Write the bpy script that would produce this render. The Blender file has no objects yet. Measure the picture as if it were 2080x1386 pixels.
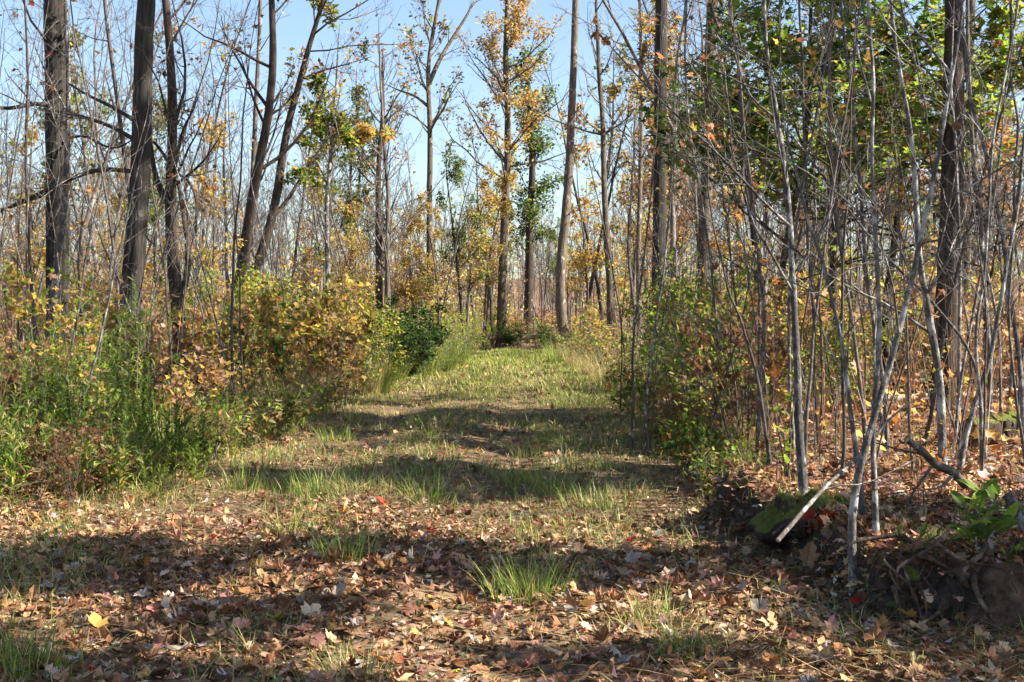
import bpy, math, time
import numpy as np
from mathutils import Matrix
T0 = time.time()
sc = bpy.context.scene
COL = sc.collection
R = math.radians

# ------------------------------------------------------------------ camera
F = 2600.0; CX, CY = 1040.0, 693.0; CAM = np.array([0.0, 0.0, 1.25]); PITCH = R(-1.17)
cam = bpy.data.cameras.new('camera'); camo = bpy.data.objects.new('camera', cam); COL.objects.link(camo)
cam.sensor_width = 36; cam.lens = 36 * F / 2080; cam.clip_start = 0.05; cam.clip_end = 2000
camo.location = CAM; camo.rotation_euler = (R(90) + PITCH, 0, 0)
sc.camera = camo

# ------------------------------------------------------------------ light
SUN_EL, SUN_AZ = R(40), R(100)          # azimuth clockwise from +Y (view direction): from the right
w = bpy.data.worlds.new('World'); sc.world = w; w.use_nodes = True
nt = w.node_tree; bg = nt.nodes['Background']
sky = nt.nodes.new('ShaderNodeTexSky'); sky.sky_type = 'NISHITA'; sky.sun_disc = False
sky.sun_elevation = SUN_EL; sky.sun_rotation = SUN_AZ
sky.air_density = 1.0; sky.dust_density = 0.9; sky.ozone_density = 1.5
nt.links.new(sky.outputs[0], bg.inputs[0]); bg.inputs[1].default_value = 0.064
sl = bpy.data.lights.new('sun', 'SUN'); slo = bpy.data.objects.new('sun', sl); COL.objects.link(slo)
sl.energy = 5.0; sl.angle = R(0.5); sl.color = (1.0, 0.93, 0.82)
sd = np.array([math.cos(SUN_EL) * math.sin(SUN_AZ), math.cos(SUN_EL) * math.cos(SUN_AZ), math.sin(SUN_EL)])
from mathutils import Vector
slo.rotation_euler = Vector(-sd).to_track_quat('-Z', 'Y').to_euler(); slo.location = (20, -5, 30)
vs = sc.view_settings
vs.view_transform = 'Standard'; vs.look = 'None'; vs.gamma = 1; vs.use_curve_mapping = False; vs.exposure = 1.9
sc.cycles.use_denoising = True
sc.cycles.use_adaptive_sampling = True; sc.cycles.adaptive_threshold = .02
sc.cycles.max_bounces = 4; sc.cycles.diffuse_bounces = 2; sc.cycles.transmission_bounces = 4; sc.cycles.glossy_bounces = 2
sc.cycles.caustics_reflective = False; sc.cycles.caustics_refractive = False

rng = np.random.default_rng(7)

# ------------------------------------------------------------------ helpers
def nrm(v): return v / np.maximum(np.linalg.norm(v, axis=-1, keepdims=True), 1e-9)
cp, sp = math.cos(PITCH), math.sin(PITCH)
def ray(px, py):
    u = (px - CX) / F; v = -(py - CY) / F
    return np.array([u, cp - sp * v, sp + cp * v])
def at(px, py, d):                      # the point of a photo pixel at a real distance d (metres along the trail)
    r = ray(px, py); return CAM + r * (d / r[1])
def to_px(p):
    q = np.asarray(p, float) - CAM
    yc = q[..., 1] * cp + q[..., 2] * sp; zc = -q[..., 1] * sp + q[..., 2] * cp
    return CX + F * q[..., 0] / yc, CY - F * zc / yc
def sstep(a, b, x):
    t = np.clip((x - a) / (b - a), 0, 1); return t * t * (3 - 2 * t)
_nz = np.random.default_rng(3)
_K = [( _nz.normal(size=2) * f, _nz.uniform(0, 6.28), a) for f, a in ((0.06, .5), (0.13, .5), (0.3, .3), (0.7, .2), (1.4, .12), (2.6, .07), (2.9, .07), (5.5, .035), (6.2, .03)) for _ in range(2)]
def lump(x, y, lo=0, hi=18):
    s = 0
    for k, p, a in _K[lo:hi]: s = s + a * np.sin(k[0] * x * 2.2 + k[1] * y * 2.2 + p)
    return s
XL_Y = [0, 3, 7.7, 15, 27, 36, 44, 60]; XL_V = [-3.5, -3.3, -2.95, -2.85, -2.5, -2.0, -1.5, -0.6]
XR_Y = [0, 4.85, 5.0, 5.15, 5.35, 6.1, 6.8, 7.4, 8.2, 10.5, 15, 27, 36, 44, 60]; XR_V = [6, 5.5, 3.0, 1.75, 1.38, 1.42, 1.34, 1.06, 1.2, 1.4, 1.45, 1.9, 1.7, 1.2, 0.7]
def xl(y): return np.interp(y, XL_Y, XL_V)
def xr(y): return np.interp(y, XR_Y, XR_V)
def G(x, y):
    x = np.asarray(x, float); y = np.asarray(y, float)
    wob = 0.12 * lump(x, y, 8, 14)
    dl = xl(y) - x + wob; dr = x - xr(y) + wob
    wid = np.interp(y, [4, 7.5, 8.6, 12], [0.17, 0.2, 1.0, 1.8])
    hl = 0.2 * sstep(0, 0.9, dl) + 0.12 * sstep(0.5, 6, dl)
    hr = 0.27 * sstep(0, 1, dr / wid) + 0.18 * sstep(0.3, 9, dr)
    far = sstep(38, 60, y)
    h = (hl + hr) * (1 - 0.5 * far)
    inn = 1 - sstep(-.1, .6, np.maximum(dl, dr))
    h = h + .10 * np.exp(-(((x - 1.27) / .24) ** 2 + ((y - 7.45) / .38) ** 2) ** 2)
    mid = (x - 0.5 * (xl(y) + np.minimum(xr(y), 1.4))) / 0.9
    h = h + inn * (0.05 * np.exp(-mid * mid * 2.2) - 0.02 - .035 * np.exp(-((np.abs(mid) - .85) / .28) ** 2))
    h = h + 0.035 * lump(x, y, 6, 18) + 0.14 * lump(x, y, 0, 6) * np.clip((y - 12) / 40, 0, 1) * (1 - inn * 0.7)
    return h + 7.5 * sstep(105, 230, y)
def ground_at(px, py, lift=0.0):        # where a pixel's ray meets the ground
    r = ray(px, py); lo, hi = 3.0, 150.0
    for t in np.geomspace(3, 150, 400):
        p = CAM + r * t
        if p[2] < G(p[0], p[1]) + lift: break
    return np.array([p[0], p[1], float(G(p[0], p[1]))])

class MB:
    """collects geometry; build() links it as one mesh"""
    def __init__(s): s.v = []; s.q = []; s.t = []; s.c = []; s.n = 0; s.qm = []; s.tm = []
    def add(s, V, quads=None, tris=None, col=None, m=0):
        V = np.asarray(V, np.float32).reshape(-1, 3)
        if quads is not None and len(quads): s.q.append(np.asarray(quads, np.int64) + s.n); s.qm.append(np.full(len(quads), m))
        if tris is not None and len(tris): s.t.append(np.asarray(tris, np.int64) + s.n); s.tm.append(np.full(len(tris), m))
        s.v.append(V); s.n += len(V)
        if col is None: col = np.full((len(V), 3), 0.2)
        s.c.append(np.asarray(col, np.float32).reshape(-1, 3))
    def mesh(s, name, mats, smooth=False, shift=None):
        me = bpy.data.meshes.new(name)
        V = np.concatenate(s.v) if s.v else np.zeros((0, 3), np.float32)
        if shift is not None: V = V - np.asarray(shift, np.float32)
        Q = np.concatenate(s.q) if s.q else np.zeros((0, 4), np.int64); Tt = np.concatenate(s.t) if s.t else np.zeros((0, 3), np.int64)
        nq, ntr = len(Q), len(Tt)
        me.vertices.add(len(V)); me.vertices.foreach_set('co', V.astype(np.float32).ravel())
        li = np.concatenate([Q.ravel(), Tt.ravel()]).astype(np.int32)
        me.loops.add(len(li)); me.loops.foreach_set('vertex_index', li)
        me.polygons.add(nq + ntr)
        ls = np.concatenate([np.arange(nq) * 4, nq * 4 + np.arange(ntr) * 3]).astype(np.int32)
        me.polygons.foreach_set('loop_start', ls)
        me.polygons.foreach_set('material_index', np.concatenate(s.qm + s.tm).astype(np.int32) if (s.qm or s.tm) else np.zeros(0, np.int32))
        me.polygons.foreach_set('use_smooth', np.full(nq + ntr, smooth))
        me.update(calc_edges=True)
        ca = me.attributes.new('Col', 'FLOAT_COLOR', 'POINT')
        C = np.concatenate(s.c); ca.data.foreach_set('color', np.concatenate([C, np.ones((len(C), 1), np.float32)], 1).astype(np.float32).ravel())
        for m in (mats if isinstance(mats, (list, tuple)) else [mats]): me.materials.append(m)
        return me
    def tubes(s, P, Rr, sides=5, rough=0.0, col=None, m=0, rg=rng):
        """P (K,n,3), Rr (K,n)"""
        P = np.asarray(P, float); Rr = np.asarray(Rr, float)
        if P.ndim == 2: P = P[None]; Rr = Rr[None]
        if len(P) == 0: return
        K, n, _ = P.shape
        T = np.empty_like(P); T[:, 1:-1] = P[:, 2:] - P[:, :-2]; T[:, 0] = P[:, 1] - P[:, 0]; T[:, -1] = P[:, -1] - P[:, -2]
        T = nrm(T); mz = np.abs(T[:, :, 2]).mean(1)
        ref = np.where((mz > .75)[:, None], np.array([[1., .13, 0]]), np.array([[.05, .1, 1.]]))[:, None, :]
        A = nrm(np.cross(T, np.broadcast_to(ref, T.shape))); B = np.cross(T, A)
        an = np.arange(sides) * 2 * math.pi / sides
        rr = Rr[:, :, None] * np.ones(sides)
        if rough: rr = rr * (1 + rough * rg.normal(size=rr.shape)) * (1 + rough * rg.normal(size=(K, 1, sides)))
        V = P[:, :, None, :] + rr[..., None] * (np.cos(an)[None, None, :, None] * A[:, :, None, :] + np.sin(an)[None, None, :, None] * B[:, :, None, :])
        k = np.arange(K)[:, None, None] * n * sides; i = np.arange(n - 1)[None, :, None] * sides; j = np.arange(sides)[None, None, :]; j2 = (j + 1) % sides
        q = np.stack(np.broadcast_arrays(k + i + j, k + i + j2, k + i + sides + j2, k + i + sides + j), -1).reshape(-1, 4)
        c = None
        if col is not None:
            col = np.asarray(col, float)
            c = np.broadcast_to(col[:, None, :] if col.ndim == 2 else col, (K, n * sides, 3)).reshape(-1, 3)
        s.add(V, quads=q, col=c, m=m)
    def leaves(s, tpl, pos, rot, scale, col, m=0, curl=None, rg=rng, vary=0.0):
        """tpl (verts, tris); pos (K,3), rot (K,3,3), scale (K,), col (K,3)"""
        V0, F0 = tpl; K = len(pos)
        if K == 0: return
        V = np.broadcast_to(V0, (K,) + V0.shape).copy()
        if vary:
            V[:, :, :2] += rg.normal(size=(K, len(V0), 2)) * vary * .07
            V[:, :, 0] *= rg.uniform(1 - .65 * vary, 1.05, K)[:, None]
        if curl is not None:
            r2 = (V0[:, 0] ** 2 + (V0[:, 1] - .45) ** 2)
            V[:, :, 2] += curl[:, None] * r2[None] + rg.normal(size=(K, len(V0))) * 0.35 * np.abs(curl)[:, None] * r2[None]
        W = np.einsum('kij,kmj->kmi', rot, V) * np.asarray(scale)[:, None, None] + pos[:, None, :]
        f = (F0[None] + (np.arange(K) * len(V0))[:, None, None]).reshape(-1, F0.shape[1])
        c = np.repeat(col, len(V0), 0)
        if F0.shape[1] == 4: s.add(W, quads=f, col=c, m=m)
        else: s.add(W, tris=f, col=c, m=m)
    def blades(s, base, az, length, width, bend, col, segs=3, lean=None, m=0, rg=rng):
        """grass blades: narrow bent strips"""
        K = len(base)
        if K == 0: return
        h = np.stack([np.cos(az), np.sin(az), np.zeros(K)], 1); side = np.stack([-np.sin(az), np.cos(az), np.zeros(K)], 1)
        tw = rg.uniform(-.8, .8, K); side = nrm(side * np.cos(tw)[:, None] + h * np.sin(tw)[:, None])
        a = (lean if lean is not None else rg.uniform(.05, .5, K)).copy(); P = [base]; 
        for i in range(segs):
            st = np.cos(a)[:, None] * np.array([0, 0, 1.]) + np.sin(a)[:, None] * h
            P.append(P[-1] + st * (length / segs)[:, None]); a = a + bend / segs
        P = np.stack(P, 1)
        wd = width[:, None] * np.concatenate([[.7], np.linspace(1, .12, segs)])[None]
        Lv = P - side[:, None] * wd[..., None] / 2; Rv = P + side[:, None] * wd[..., None] / 2
        V = np.stack([Lv, Rv], 2)
        n = segs + 1; k = np.arange(K)[:, None] * n * 2; i = np.arange(segs)[None] * 2
        q = np.stack(np.broadcast_arrays(k + i, k + i + 1, k + i + 3, k + i + 2), -1).reshape(-1, 4)
        s.add(V, quads=q, col=np.repeat(col, n * 2, 0), m=m)

def fan(outline, cen=None):
    o = np.array(outline, float)
    V = np.concatenate([[cen if cen is not None else o.mean(0)], o]); n = len(o)
    return V, np.array([[0, 1 + i, 1 + (i + 1) % n] for i in range(n)])
def z3(p, f=0.0): return [(x, y, f * abs(x)) for x, y in p]
_half = [(0.26, -0.02), (0.28, 0.12), (0.52, 0.24), (0.42, 0.34), (0.56, 0.54), (0.25, 0.58), (0.26, 0.76)]
MAPLE = fan(z3([(0, 0.0)] + _half + [(0, .98)] + [(-x, y) for x, y in _half[::-1]], .18), (0, .35, 0))          # detailed lobed leaf
_h2 = [(0.28, 0.0), (0.22, 0.16), (0.56, 0.42), (0.22, 0.52)]
MAPLE_S = fan(z3([(0, 0.0)] + _h2 + [(0, 1.0)] + [(-x, y) for x, y in _h2[::-1]], .2), (0, .33, 0))               # simple lobed leaf
_ov = [(0.2, 0.2), (0.27, 0.45), (0.17, 0.75)]
OVAL = fan(z3([(0, 0.0)] + _ov + [(0, 1.0)] + [(-x, y) for x, y in _ov[::-1]], .3), (0, .45, 0))
DIAM = (np.array([(0, 0, 0), (.3, .45, .08), (0, 1, 0), (-.3, .45, .08)], float), np.array([[0, 1, 2], [0, 2, 3]]))
_ln = [(0.085, 0.25, .03), (0.1, 0.5, .03), (0.05, 0.8, .01)]
LANCE = (np.array([(0, 0, 0)] + _ln + [(0, 1, -.08)] + [(-x, y, z) for x, y, z in _ln[::-1]] + [(0, .5, -.01)], float),
         np.array([[8, 0, 1], [8, 1, 2], [8, 2, 3], [8, 3, 4], [8, 4, 5], [8, 5, 6], [8, 6, 7], [8, 7, 0]]))
_oh = [(0.10, .16), (0.27, .28), (.14, .40), (.36, .56), (.19, .64), (.3, .82)]
OAK = fan(z3([(0, 0.0)] + _oh + [(0, 1.0)] + [(-x, y) for x, y in _oh[::-1]], .15), (0, .5, 0))

def rot_rand(K, tilt, rg=rng, az=None):
    """flat leaves turned at random, tilted up to about tilt radians"""
    a = rg.uniform(0, 2 * math.pi, K) if az is None else az
    t = rg.normal(size=K) * tilt; u = rg.normal(size=K) * tilt
    ca, sa, ct, st, cu, su = np.cos(a), np.sin(a), np.cos(t), np.sin(t), np.cos(u), np.sin(u)
    Z = np.zeros(K); O = np.ones(K)
    Rz = np.stack([np.stack([ca, -sa, Z], -1), np.stack([sa, ca, Z], -1), np.stack([Z, Z, O], -1)], 1)
    Rx = np.stack([np.stack([O, Z, Z], -1), np.stack([Z, ct, -st], -1), np.stack([Z, st, ct], -1)], 1)
    Ry = np.stack([np.stack([cu, Z, su], -1), np.stack([Z, O, Z], -1), np.stack([-su, Z, cu], -1)], 1)
    return Rz @ Rx @ Ry
def pal(names, K, rg=rng, wts=None, var=0.18):
    C = np.array([PALETTE[n] for n in names]); wts = None if wts is None else np.array(wts) / np.sum(wts)
    c = C[rg.choice(len(C), K, p=wts)]
    return np.clip(c * np.exp(rg.normal(size=(K, 1)) * var) * np.exp(rg.normal(size=(K, 3)) * var * .35), .004, .9)
PALETTE = dict(green=(.09, .17, .025), lime=(.24, .34, .04), dark=(.035, .075, .018), ygreen=(.32, .33, .05), yellow=(.55, .41, .08), gold=(.50, .31, .08),
               orange=(.45, .19, .055), rust=(.24, .11, .05), brown=(.15, .07, .03), tan=(.42, .25, .13), pale=(.55, .41, .29), pinkish=(.40, .235, .15),
               red=(.42, .035, .02), straw=(.50, .40, .18), hay=(.38, .32, .14), grass=(.13, .20, .035), grassy=(.22, .27, .05), olive=(.13, .14, .03), grey=(.36, .30, .26), umber=(.21, .11, .06))

# ------------------------------------------------------------------ materials
def newmat(name):
    m = bpy.data.materials.new(name); m.use_nodes = True; t = m.node_tree
    for n in list(t.nodes): t.nodes.remove(n)
    out = t.nodes.new('ShaderNodeOutputMaterial'); b = t.nodes.new('ShaderNodeBsdfPrincipled'); t.links.new(b.outputs[0], out.inputs[0])
    b.inputs['Roughness'].default_value = .8; b.inputs['Specular IOR Level'].default_value = .25
    return m, t, b, out
def ramp(t, stops, fac):
    r = t.nodes.new('ShaderNodeValToRGB'); e = r.color_ramp.elements
    while len(e) < len(stops): e.new(.5)
    for k, (p, c) in enumerate(stops): e[k].position = p; e[k].color = (*c, 1)
    t.links.new(fac, r.inputs[0]); return r
def noise(t, vec, scale, detail=4, rough=.6):
    n = t.nodes.new('ShaderNodeTexNoise'); n.inputs['Scale'].default_value = scale; n.inputs['Detail'].default_value = detail; n.inputs['Roughness'].default_value = rough
    t.links.new(vec, n.inputs['Vector']); return n
def mapping(t, vec, s):
    m = t.nodes.new('ShaderNodeMapping'); m.inputs['Scale'].default_value = s; t.links.new(vec, m.inputs['Vector']); return m
def mixc(t, fac, a, b, mode='MIX'):
    m = t.nodes.new('ShaderNodeMix'); m.data_type = 'RGBA'; m.blend_type = mode
    for sock, val in ((m.inputs[0], fac), (m.inputs[6], a), (m.inputs[7], b)):
        if isinstance(val, (int, float)): sock.default_value = val
        elif isinstance(val, tuple): sock.default_value = (*val, 1)
        else: t.links.new(val, sock)
    return m.outputs[2]
def bump(t, b, h, strength, dist):
    n = t.nodes.new('ShaderNodeBump'); n.inputs['Strength'].default_value = strength; n.inputs['Distance'].default_value = dist
    t.links.new(h, n.inputs['Height']); t.links.new(n.outputs[0], b.inputs['Normal'])
def bark(name, dark, light, grain=22, stretch=.16, spots=None, spot_at=.58, band=False, strength=.8, spot_scale=7):
    m, t, b, o = newmat(name)
    co = t.nodes.new('ShaderNodeTexCoord'); oi = t.nodes.new('ShaderNodeObjectInfo')
    vec = t.nodes.new('ShaderNodeVectorMath'); vec.operation = 'ADD'
    sh = t.nodes.new('ShaderNodeVectorMath'); sh.operation = 'SCALE'; sh.inputs[3].default_value = 13.
    cx = t.nodes.new('ShaderNodeCombineXYZ'); t.links.new(oi.outputs['Random'], cx.inputs[0]); t.links.new(oi.outputs['Random'], cx.inputs[2])
    t.links.new(cx.outputs[0], sh.inputs[0]); t.links.new(co.outputs['Object'], vec.inputs[0]); t.links.new(sh.outputs[0], vec.inputs[1])
    V = vec.outputs[0]
    n1 = noise(t, mapping(t, V, (1, 1, stretch)).outputs[0], grain, 5, .65)
    n2 = noise(t, V, 2.3, 3)
    c = ramp(t, [(.32, dark), (.66, light)], n1.outputs[0]).outputs[0]
    c = mixc(t, ramp(t, [(.3, (.0, .0, .0)), (.75, (.55, .55, .55))], n2.outputs[0]).outputs[0], c, tuple(x * .55 for x in dark))
    h = n1.outputs[0]
    if spots:
        ms = (1, 1, 2.2) if band else (1, 1, .7)
        n3 = noise(t, mapping(t, V, ms).outputs[0], spot_scale, 5, .7)
        f = ramp(t, [(spot_at - .05, (0, 0, 0)), (spot_at + .05, (1, 1, 1))], n3.outputs[0]).outputs[0]
        c = mixc(t, f, c, spots)
    hv = t.nodes.new('ShaderNodeMath'); hv.operation = 'MULTIPLY_ADD'; hv.inputs[1].default_value = .5; hv.inputs[2].default_value = .75
    t.links.new(oi.outputs['Random'], hv.inputs[0])
    c = mixc(t, 1.0, c, hv.outputs[0], 'MULTIPLY')
    t.links.new(c, b.inputs['Base Color']); b.inputs['Roughness'].default_value = .85
    bump(t, b, h, strength, .035)
    return m
M = {}
M['bark_grey'] = bark('grey furrowed bark', (.012, .010, .008), (.072, .061, .052), 26, .10, (.15, .145, .13), .66)
M['bark_brown'] = bark('brown bark', (.016, .011, .008), (.095, .068, .05), 30, .12, (.16, .15, .135), .68)
M['bark_tan'] = bark('tan bark', (.045, .035, .027), (.20, .155, .115), 24, .2, (.40, .37, .32), .64)
M['bark_shag'] = bark('shaggy dark bark', (.010, .007, .0055), (.10, .074, .058), 34, .05, None, strength=1.0)
M['bark_pale'] = bark('pale spotted bark', (.04, .036, .033), (.16, .15, .14), 60, .5, (.34, .335, .315), .55, False, .5, 10)
M['bark_stem'] = bark('grey stem bark', (.04, .033, .028), (.17, .145, .125), 50, .4, (.29, .28, .26), .58, False, .3, 14)
M['bark_dark'] = bark('dark stem bark', (.035, .028, .024), (.16, .13, .11), 50, .35, (.33, .32, .30), .66, True, .3, 20)
M['bark_far'] = bark('weathered bark', (.045, .039, .034), (.21, .18, .155), 12, .2, (.32, .30, .275), .62, False, .3, 2.5)
M['deadwood'] = bark('bleached dead wood', (.20, .14, .09), (.62, .50, .38), 30, .5, (.12, .08, .05), .66, False, .6, 5)
M['rotten'] = bark('rotten wood', (.02, .014, .01), (.18, .115, .075), 40, .2, (.30, .21, .14), .58, False, 1.0, 8)

def leafmat(name, trans=.45, rough=.6, spec=.2, objrand=None):
    m, t, b, o = newmat(name)
    if objrand: c = ramp(t, objrand, t.nodes.new('ShaderNodeObjectInfo').outputs['Random']); c.color_ramp.interpolation = 'CONSTANT'; src = c.outputs[0]
    else:
        a = t.nodes.new('ShaderNodeAttribute'); a.attribute_name = 'Col'; src = a.outputs['Color']
    co = t.nodes.new('ShaderNodeTexCoord'); n = noise(t, co.outputs['Object'], 60, 3)
    c = mixc(t, 1.0, src, ramp(t, [(.3, (.72, .70, .68)), (.7, (1.12, 1.12, 1.12))], n.outputs[0]).outputs[0], 'MULTIPLY')
    t.links.new(c, b.inputs['Base Color']); b.inputs['Roughness'].default_value = rough; b.inputs['Specular IOR Level'].default_value = spec
    tr = t.nodes.new('ShaderNodeBsdfTranslucent'); mx = t.nodes.new('ShaderNodeMixShader'); mx.inputs[0].default_value = trans
    t.links.new(c, tr.inputs[0]); t.links.new(b.outputs[0], mx.inputs[1]); t.links.new(tr.outputs[0], mx.inputs[2]); t.links.new(mx.outputs[0], o.inputs[0])
    return m
M['leaf'] = leafmat('live leaf', .62, .55, .3)
M['litter'] = leafmat('dry leaf', .18, .75, .15)
M['grass'] = leafmat('grass blade', .35, .55, .3)
_lp = [PALETTE[k] for k in ('tan', 'umber', 'brown', 'pale', 'rust', 'tan', 'grey', 'umber', 'pinkish', 'brown', 'umber', 'brown', 'pinkish', 'tan', 'umber', 'grey', 'tan', 'brown', 'umber', 'brown', 'rust', 'tan', 'umber')] + [(.34, .16, .06)]
M['fallen'] = leafmat('fallen leaf', .18, .75, .15, [(i / len(_lp), c) for i, c in enumerate(_lp)])

def groundmat(name, cols, leafy, steep=False):
    m, t, b, o = newmat(name)
    co = t.nodes.new('ShaderNodeTexCoord'); V = co.outputs['Object']
    n1 = noise(t, V, 1.1, 6); n2 = noise(t, V, 28, 6, .7); n3 = noise(t, V, 7, 4)
    c = ramp(t, [(.3, cols[0]), (.5, cols[1]), (.7, cols[2])], n2.outputs[0]).outputs[0]
    vo = t.nodes.new('ShaderNodeTexVoronoi'); vo.inputs['Scale'].default_value = 17; vo.inputs['Randomness'].default_value = 1
    dv = t.nodes.new('ShaderNodeVectorMath'); dv.operation = 'MULTIPLY_ADD'; dv.inputs[1].default_value = (.06, .06, .06)
    t.links.new(n2.outputs[1], dv.inputs[0]); t.links.new(V, dv.inputs[2]); t.links.new(dv.outputs[0], vo.inputs['Vector'])
    sep = t.nodes.new('ShaderNodeSeparateColor'); t.links.new(vo.outputs['Color'], sep.inputs[0])
    lc = ramp(t, [(.0, (.10, .05, .03)), (.3, (.22, .12, .07)), (.55, (.36, .21, .12)), (.8, (.44, .29, .18)), (1., (.28, .10, .04))], sep.outputs[0]).outputs[0]
    f = ramp(t, [(.42, (0, 0, 0)), (.6, (leafy,) * 3)], n3.outputs[0]).outputs[0]
    c = mixc(t, f, c, lc)
    c = mixc(t, ramp(t, [(.35, (0, 0, 0)), (.7, (.35,) * 3)], n1.outputs[0]).outputs[0], c, tuple(x * .6 for x in cols[0]))
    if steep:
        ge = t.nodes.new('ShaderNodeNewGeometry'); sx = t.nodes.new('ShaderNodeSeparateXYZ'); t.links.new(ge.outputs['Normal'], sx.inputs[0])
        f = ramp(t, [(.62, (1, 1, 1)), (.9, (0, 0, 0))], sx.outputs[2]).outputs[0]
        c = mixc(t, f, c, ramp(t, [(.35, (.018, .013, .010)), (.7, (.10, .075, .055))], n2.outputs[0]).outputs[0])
    t.links.new(c, b.inputs['Base Color']); b.inputs['Roughness'].default_value = .95; b.inputs['Specular IOR Level'].default_value = .1
    ad = t.nodes.new('ShaderNodeMath'); ad.operation = 'ADD'; t.links.new(n2.outputs[0], ad.inputs[0]); t.links.new(sep.outputs[1], ad.inputs[1])
    bump(t, b, ad.outputs[0], .8, .03)
    return m
M['soil'] = groundmat('forest soil', ((.05, .032, .022), (.12, .08, .05), (.2, .13, .085)), .85, True)
M['trail'] = groundmat('trail soil', ((.045, .033, .02), (.12, .09, .05), (.2, .155, .085)), .6, True)
M['earth'] = groundmat('bare earth', ((.022, .016, .012), (.06, .042, .03), (.13, .10, .075)), .12)
def mossmat(name, wood, moss, lo, hi):
    m, t, b, o = newmat(name)
    co = t.nodes.new('ShaderNodeTexCoord'); V = co.outputs['Object']
    n1 = noise(t, mapping(t, V, (1, 1, .3)).outputs[0], 30, 5, .7); n2 = noise(t, V, 70, 4, .7); n3 = noise(t, V, 9, 4)
    c = ramp(t, [(.3, wood[0]), (.7, wood[1])], n1.outputs[0]).outputs[0]
    ge = t.nodes.new('ShaderNodeNewGeometry'); sx = t.nodes.new('ShaderNodeSeparateXYZ'); t.links.new(ge.outputs['Normal'], sx.inputs[0])
    ad = t.nodes.new('ShaderNodeMath'); ad.operation = 'MULTIPLY_ADD'; ad.inputs[1].default_value = .9; t.links.new(n3.outputs[0], ad.inputs[0]); t.links.new(sx.outputs[2], ad.inputs[2])
    f = ramp(t, [(lo, (0, 0, 0)), (hi, (1, 1, 1))], ad.outputs[0]).outputs[0]
    mc = ramp(t, [(.3, tuple(x * .45 for x in moss)), (.7, moss)], n2.outputs[0]).outputs[0]
    t.links.new(mixc(t, f, c, mc), b.inputs['Base Color']); b.inputs['Roughness'].default_value = .95
    bump(t, b, n2.outputs[0], 1, .02); return m
M['mossy'] = mossmat('mossy stump', ((.012, .009, .007), (.10, .068, .048)), (.15, .16, .03), .80, 1.05)
M['mossy_log'] = mossmat('mossy log', ((.012, .009, .007), (.085, .06, .045)), (.14, .16, .03), .95, 1.3)

# ------------------------------------------------------------------ scene objects
def link(name, me, parent=None, loc=None):
    o = bpy.data.objects.new(name, me); COL.objects.link(o)
    if parent is not None: o.parent = parent
    if loc is not None: o.location = loc
    return o
def tag(o, label, cat, group=None):
    o['label'] = label; o['category'] = cat
    if group: o['group'] = group
    return o
def thing(name, label, cat, loc=(0, 0, 0), rz=0, group=None, scale=1.0):
    o = bpy.data.objects.new(name, None); o.empty_display_size = .2; COL.objects.link(o)
    o.location = loc; o.rotation_euler = (0, 0, rz); o.scale = (scale,) * 3 if np.isscalar(scale) else scale
    return tag(o, label, cat, group)

# ------------------------------------------------------------------ ground and trail
def geo_axis(lo, dense0, dense1, hi, step, g):
    a = list(np.arange(dense0, dense1, step)); s = step; x = a[-1]
    while x < hi: s *= g; x += s; a.append(x)
    s = step; x = a[0]; b = []
    while x > lo: s *= g; x -= s; b.append(x)
    return np.array(b[::-1] + a)
def grid(X, Y, Z):
    ny, nx = X.shape; i = np.arange(ny - 1)[:, None] * nx; j = np.arange(nx - 1)[None]
    q = np.stack([i + j, i + j + 1, i + nx + j + 1, i + nx + j], -1).reshape(-1, 4)
    return np.stack([X, Y, Z], -1).reshape(-1, 3), q
xs = geo_axis(-320, -3.6, 4.2, 320, .075, 1.09); ys = geo_axis(-30, 3.6, 8.5, 520, .06, 1.036)
X, Y = np.meshgrid(xs, ys); V, q = grid(X, Y, G(X, Y)); mb = MB(); mb.add(V, quads=q)
ground = link('ground', mb.mesh('ground', M['soil'], True)); ground['kind'] = 'structure'; ground['label'] = 'brown forest floor under the trees'
ty = geo_axis(-2, 3.5, 9, 45, .06, 1.02); s_ = np.linspace(0, 1, 60)
Xt = xl(ty)[:, None] + .1 + (np.minimum(xr(ty), 3.0) - xl(ty) - .2)[:, None] * s_[None]
edge = .10 * lump(Xt * 0 + 3, ty[:, None] + 0 * Xt, 6, 14)
Xt = Xt + edge * (1 - 2 * s_[None]); Yt = np.broadcast_to(ty[:, None], Xt.shape)
Zt = G(Xt, Yt) + .004 + .008 * np.minimum(1, 8 * np.minimum(s_, 1 - s_))[None]
V, q = grid(Xt, Yt, Zt); mb = MB(); mb.add(V, quads=q)
trail = link('trail', mb.mesh('trail', M['trail'], True)); trail['kind'] = 'structure'; trail['label'] = 'leaf strewn grassy woodland trail'

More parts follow.
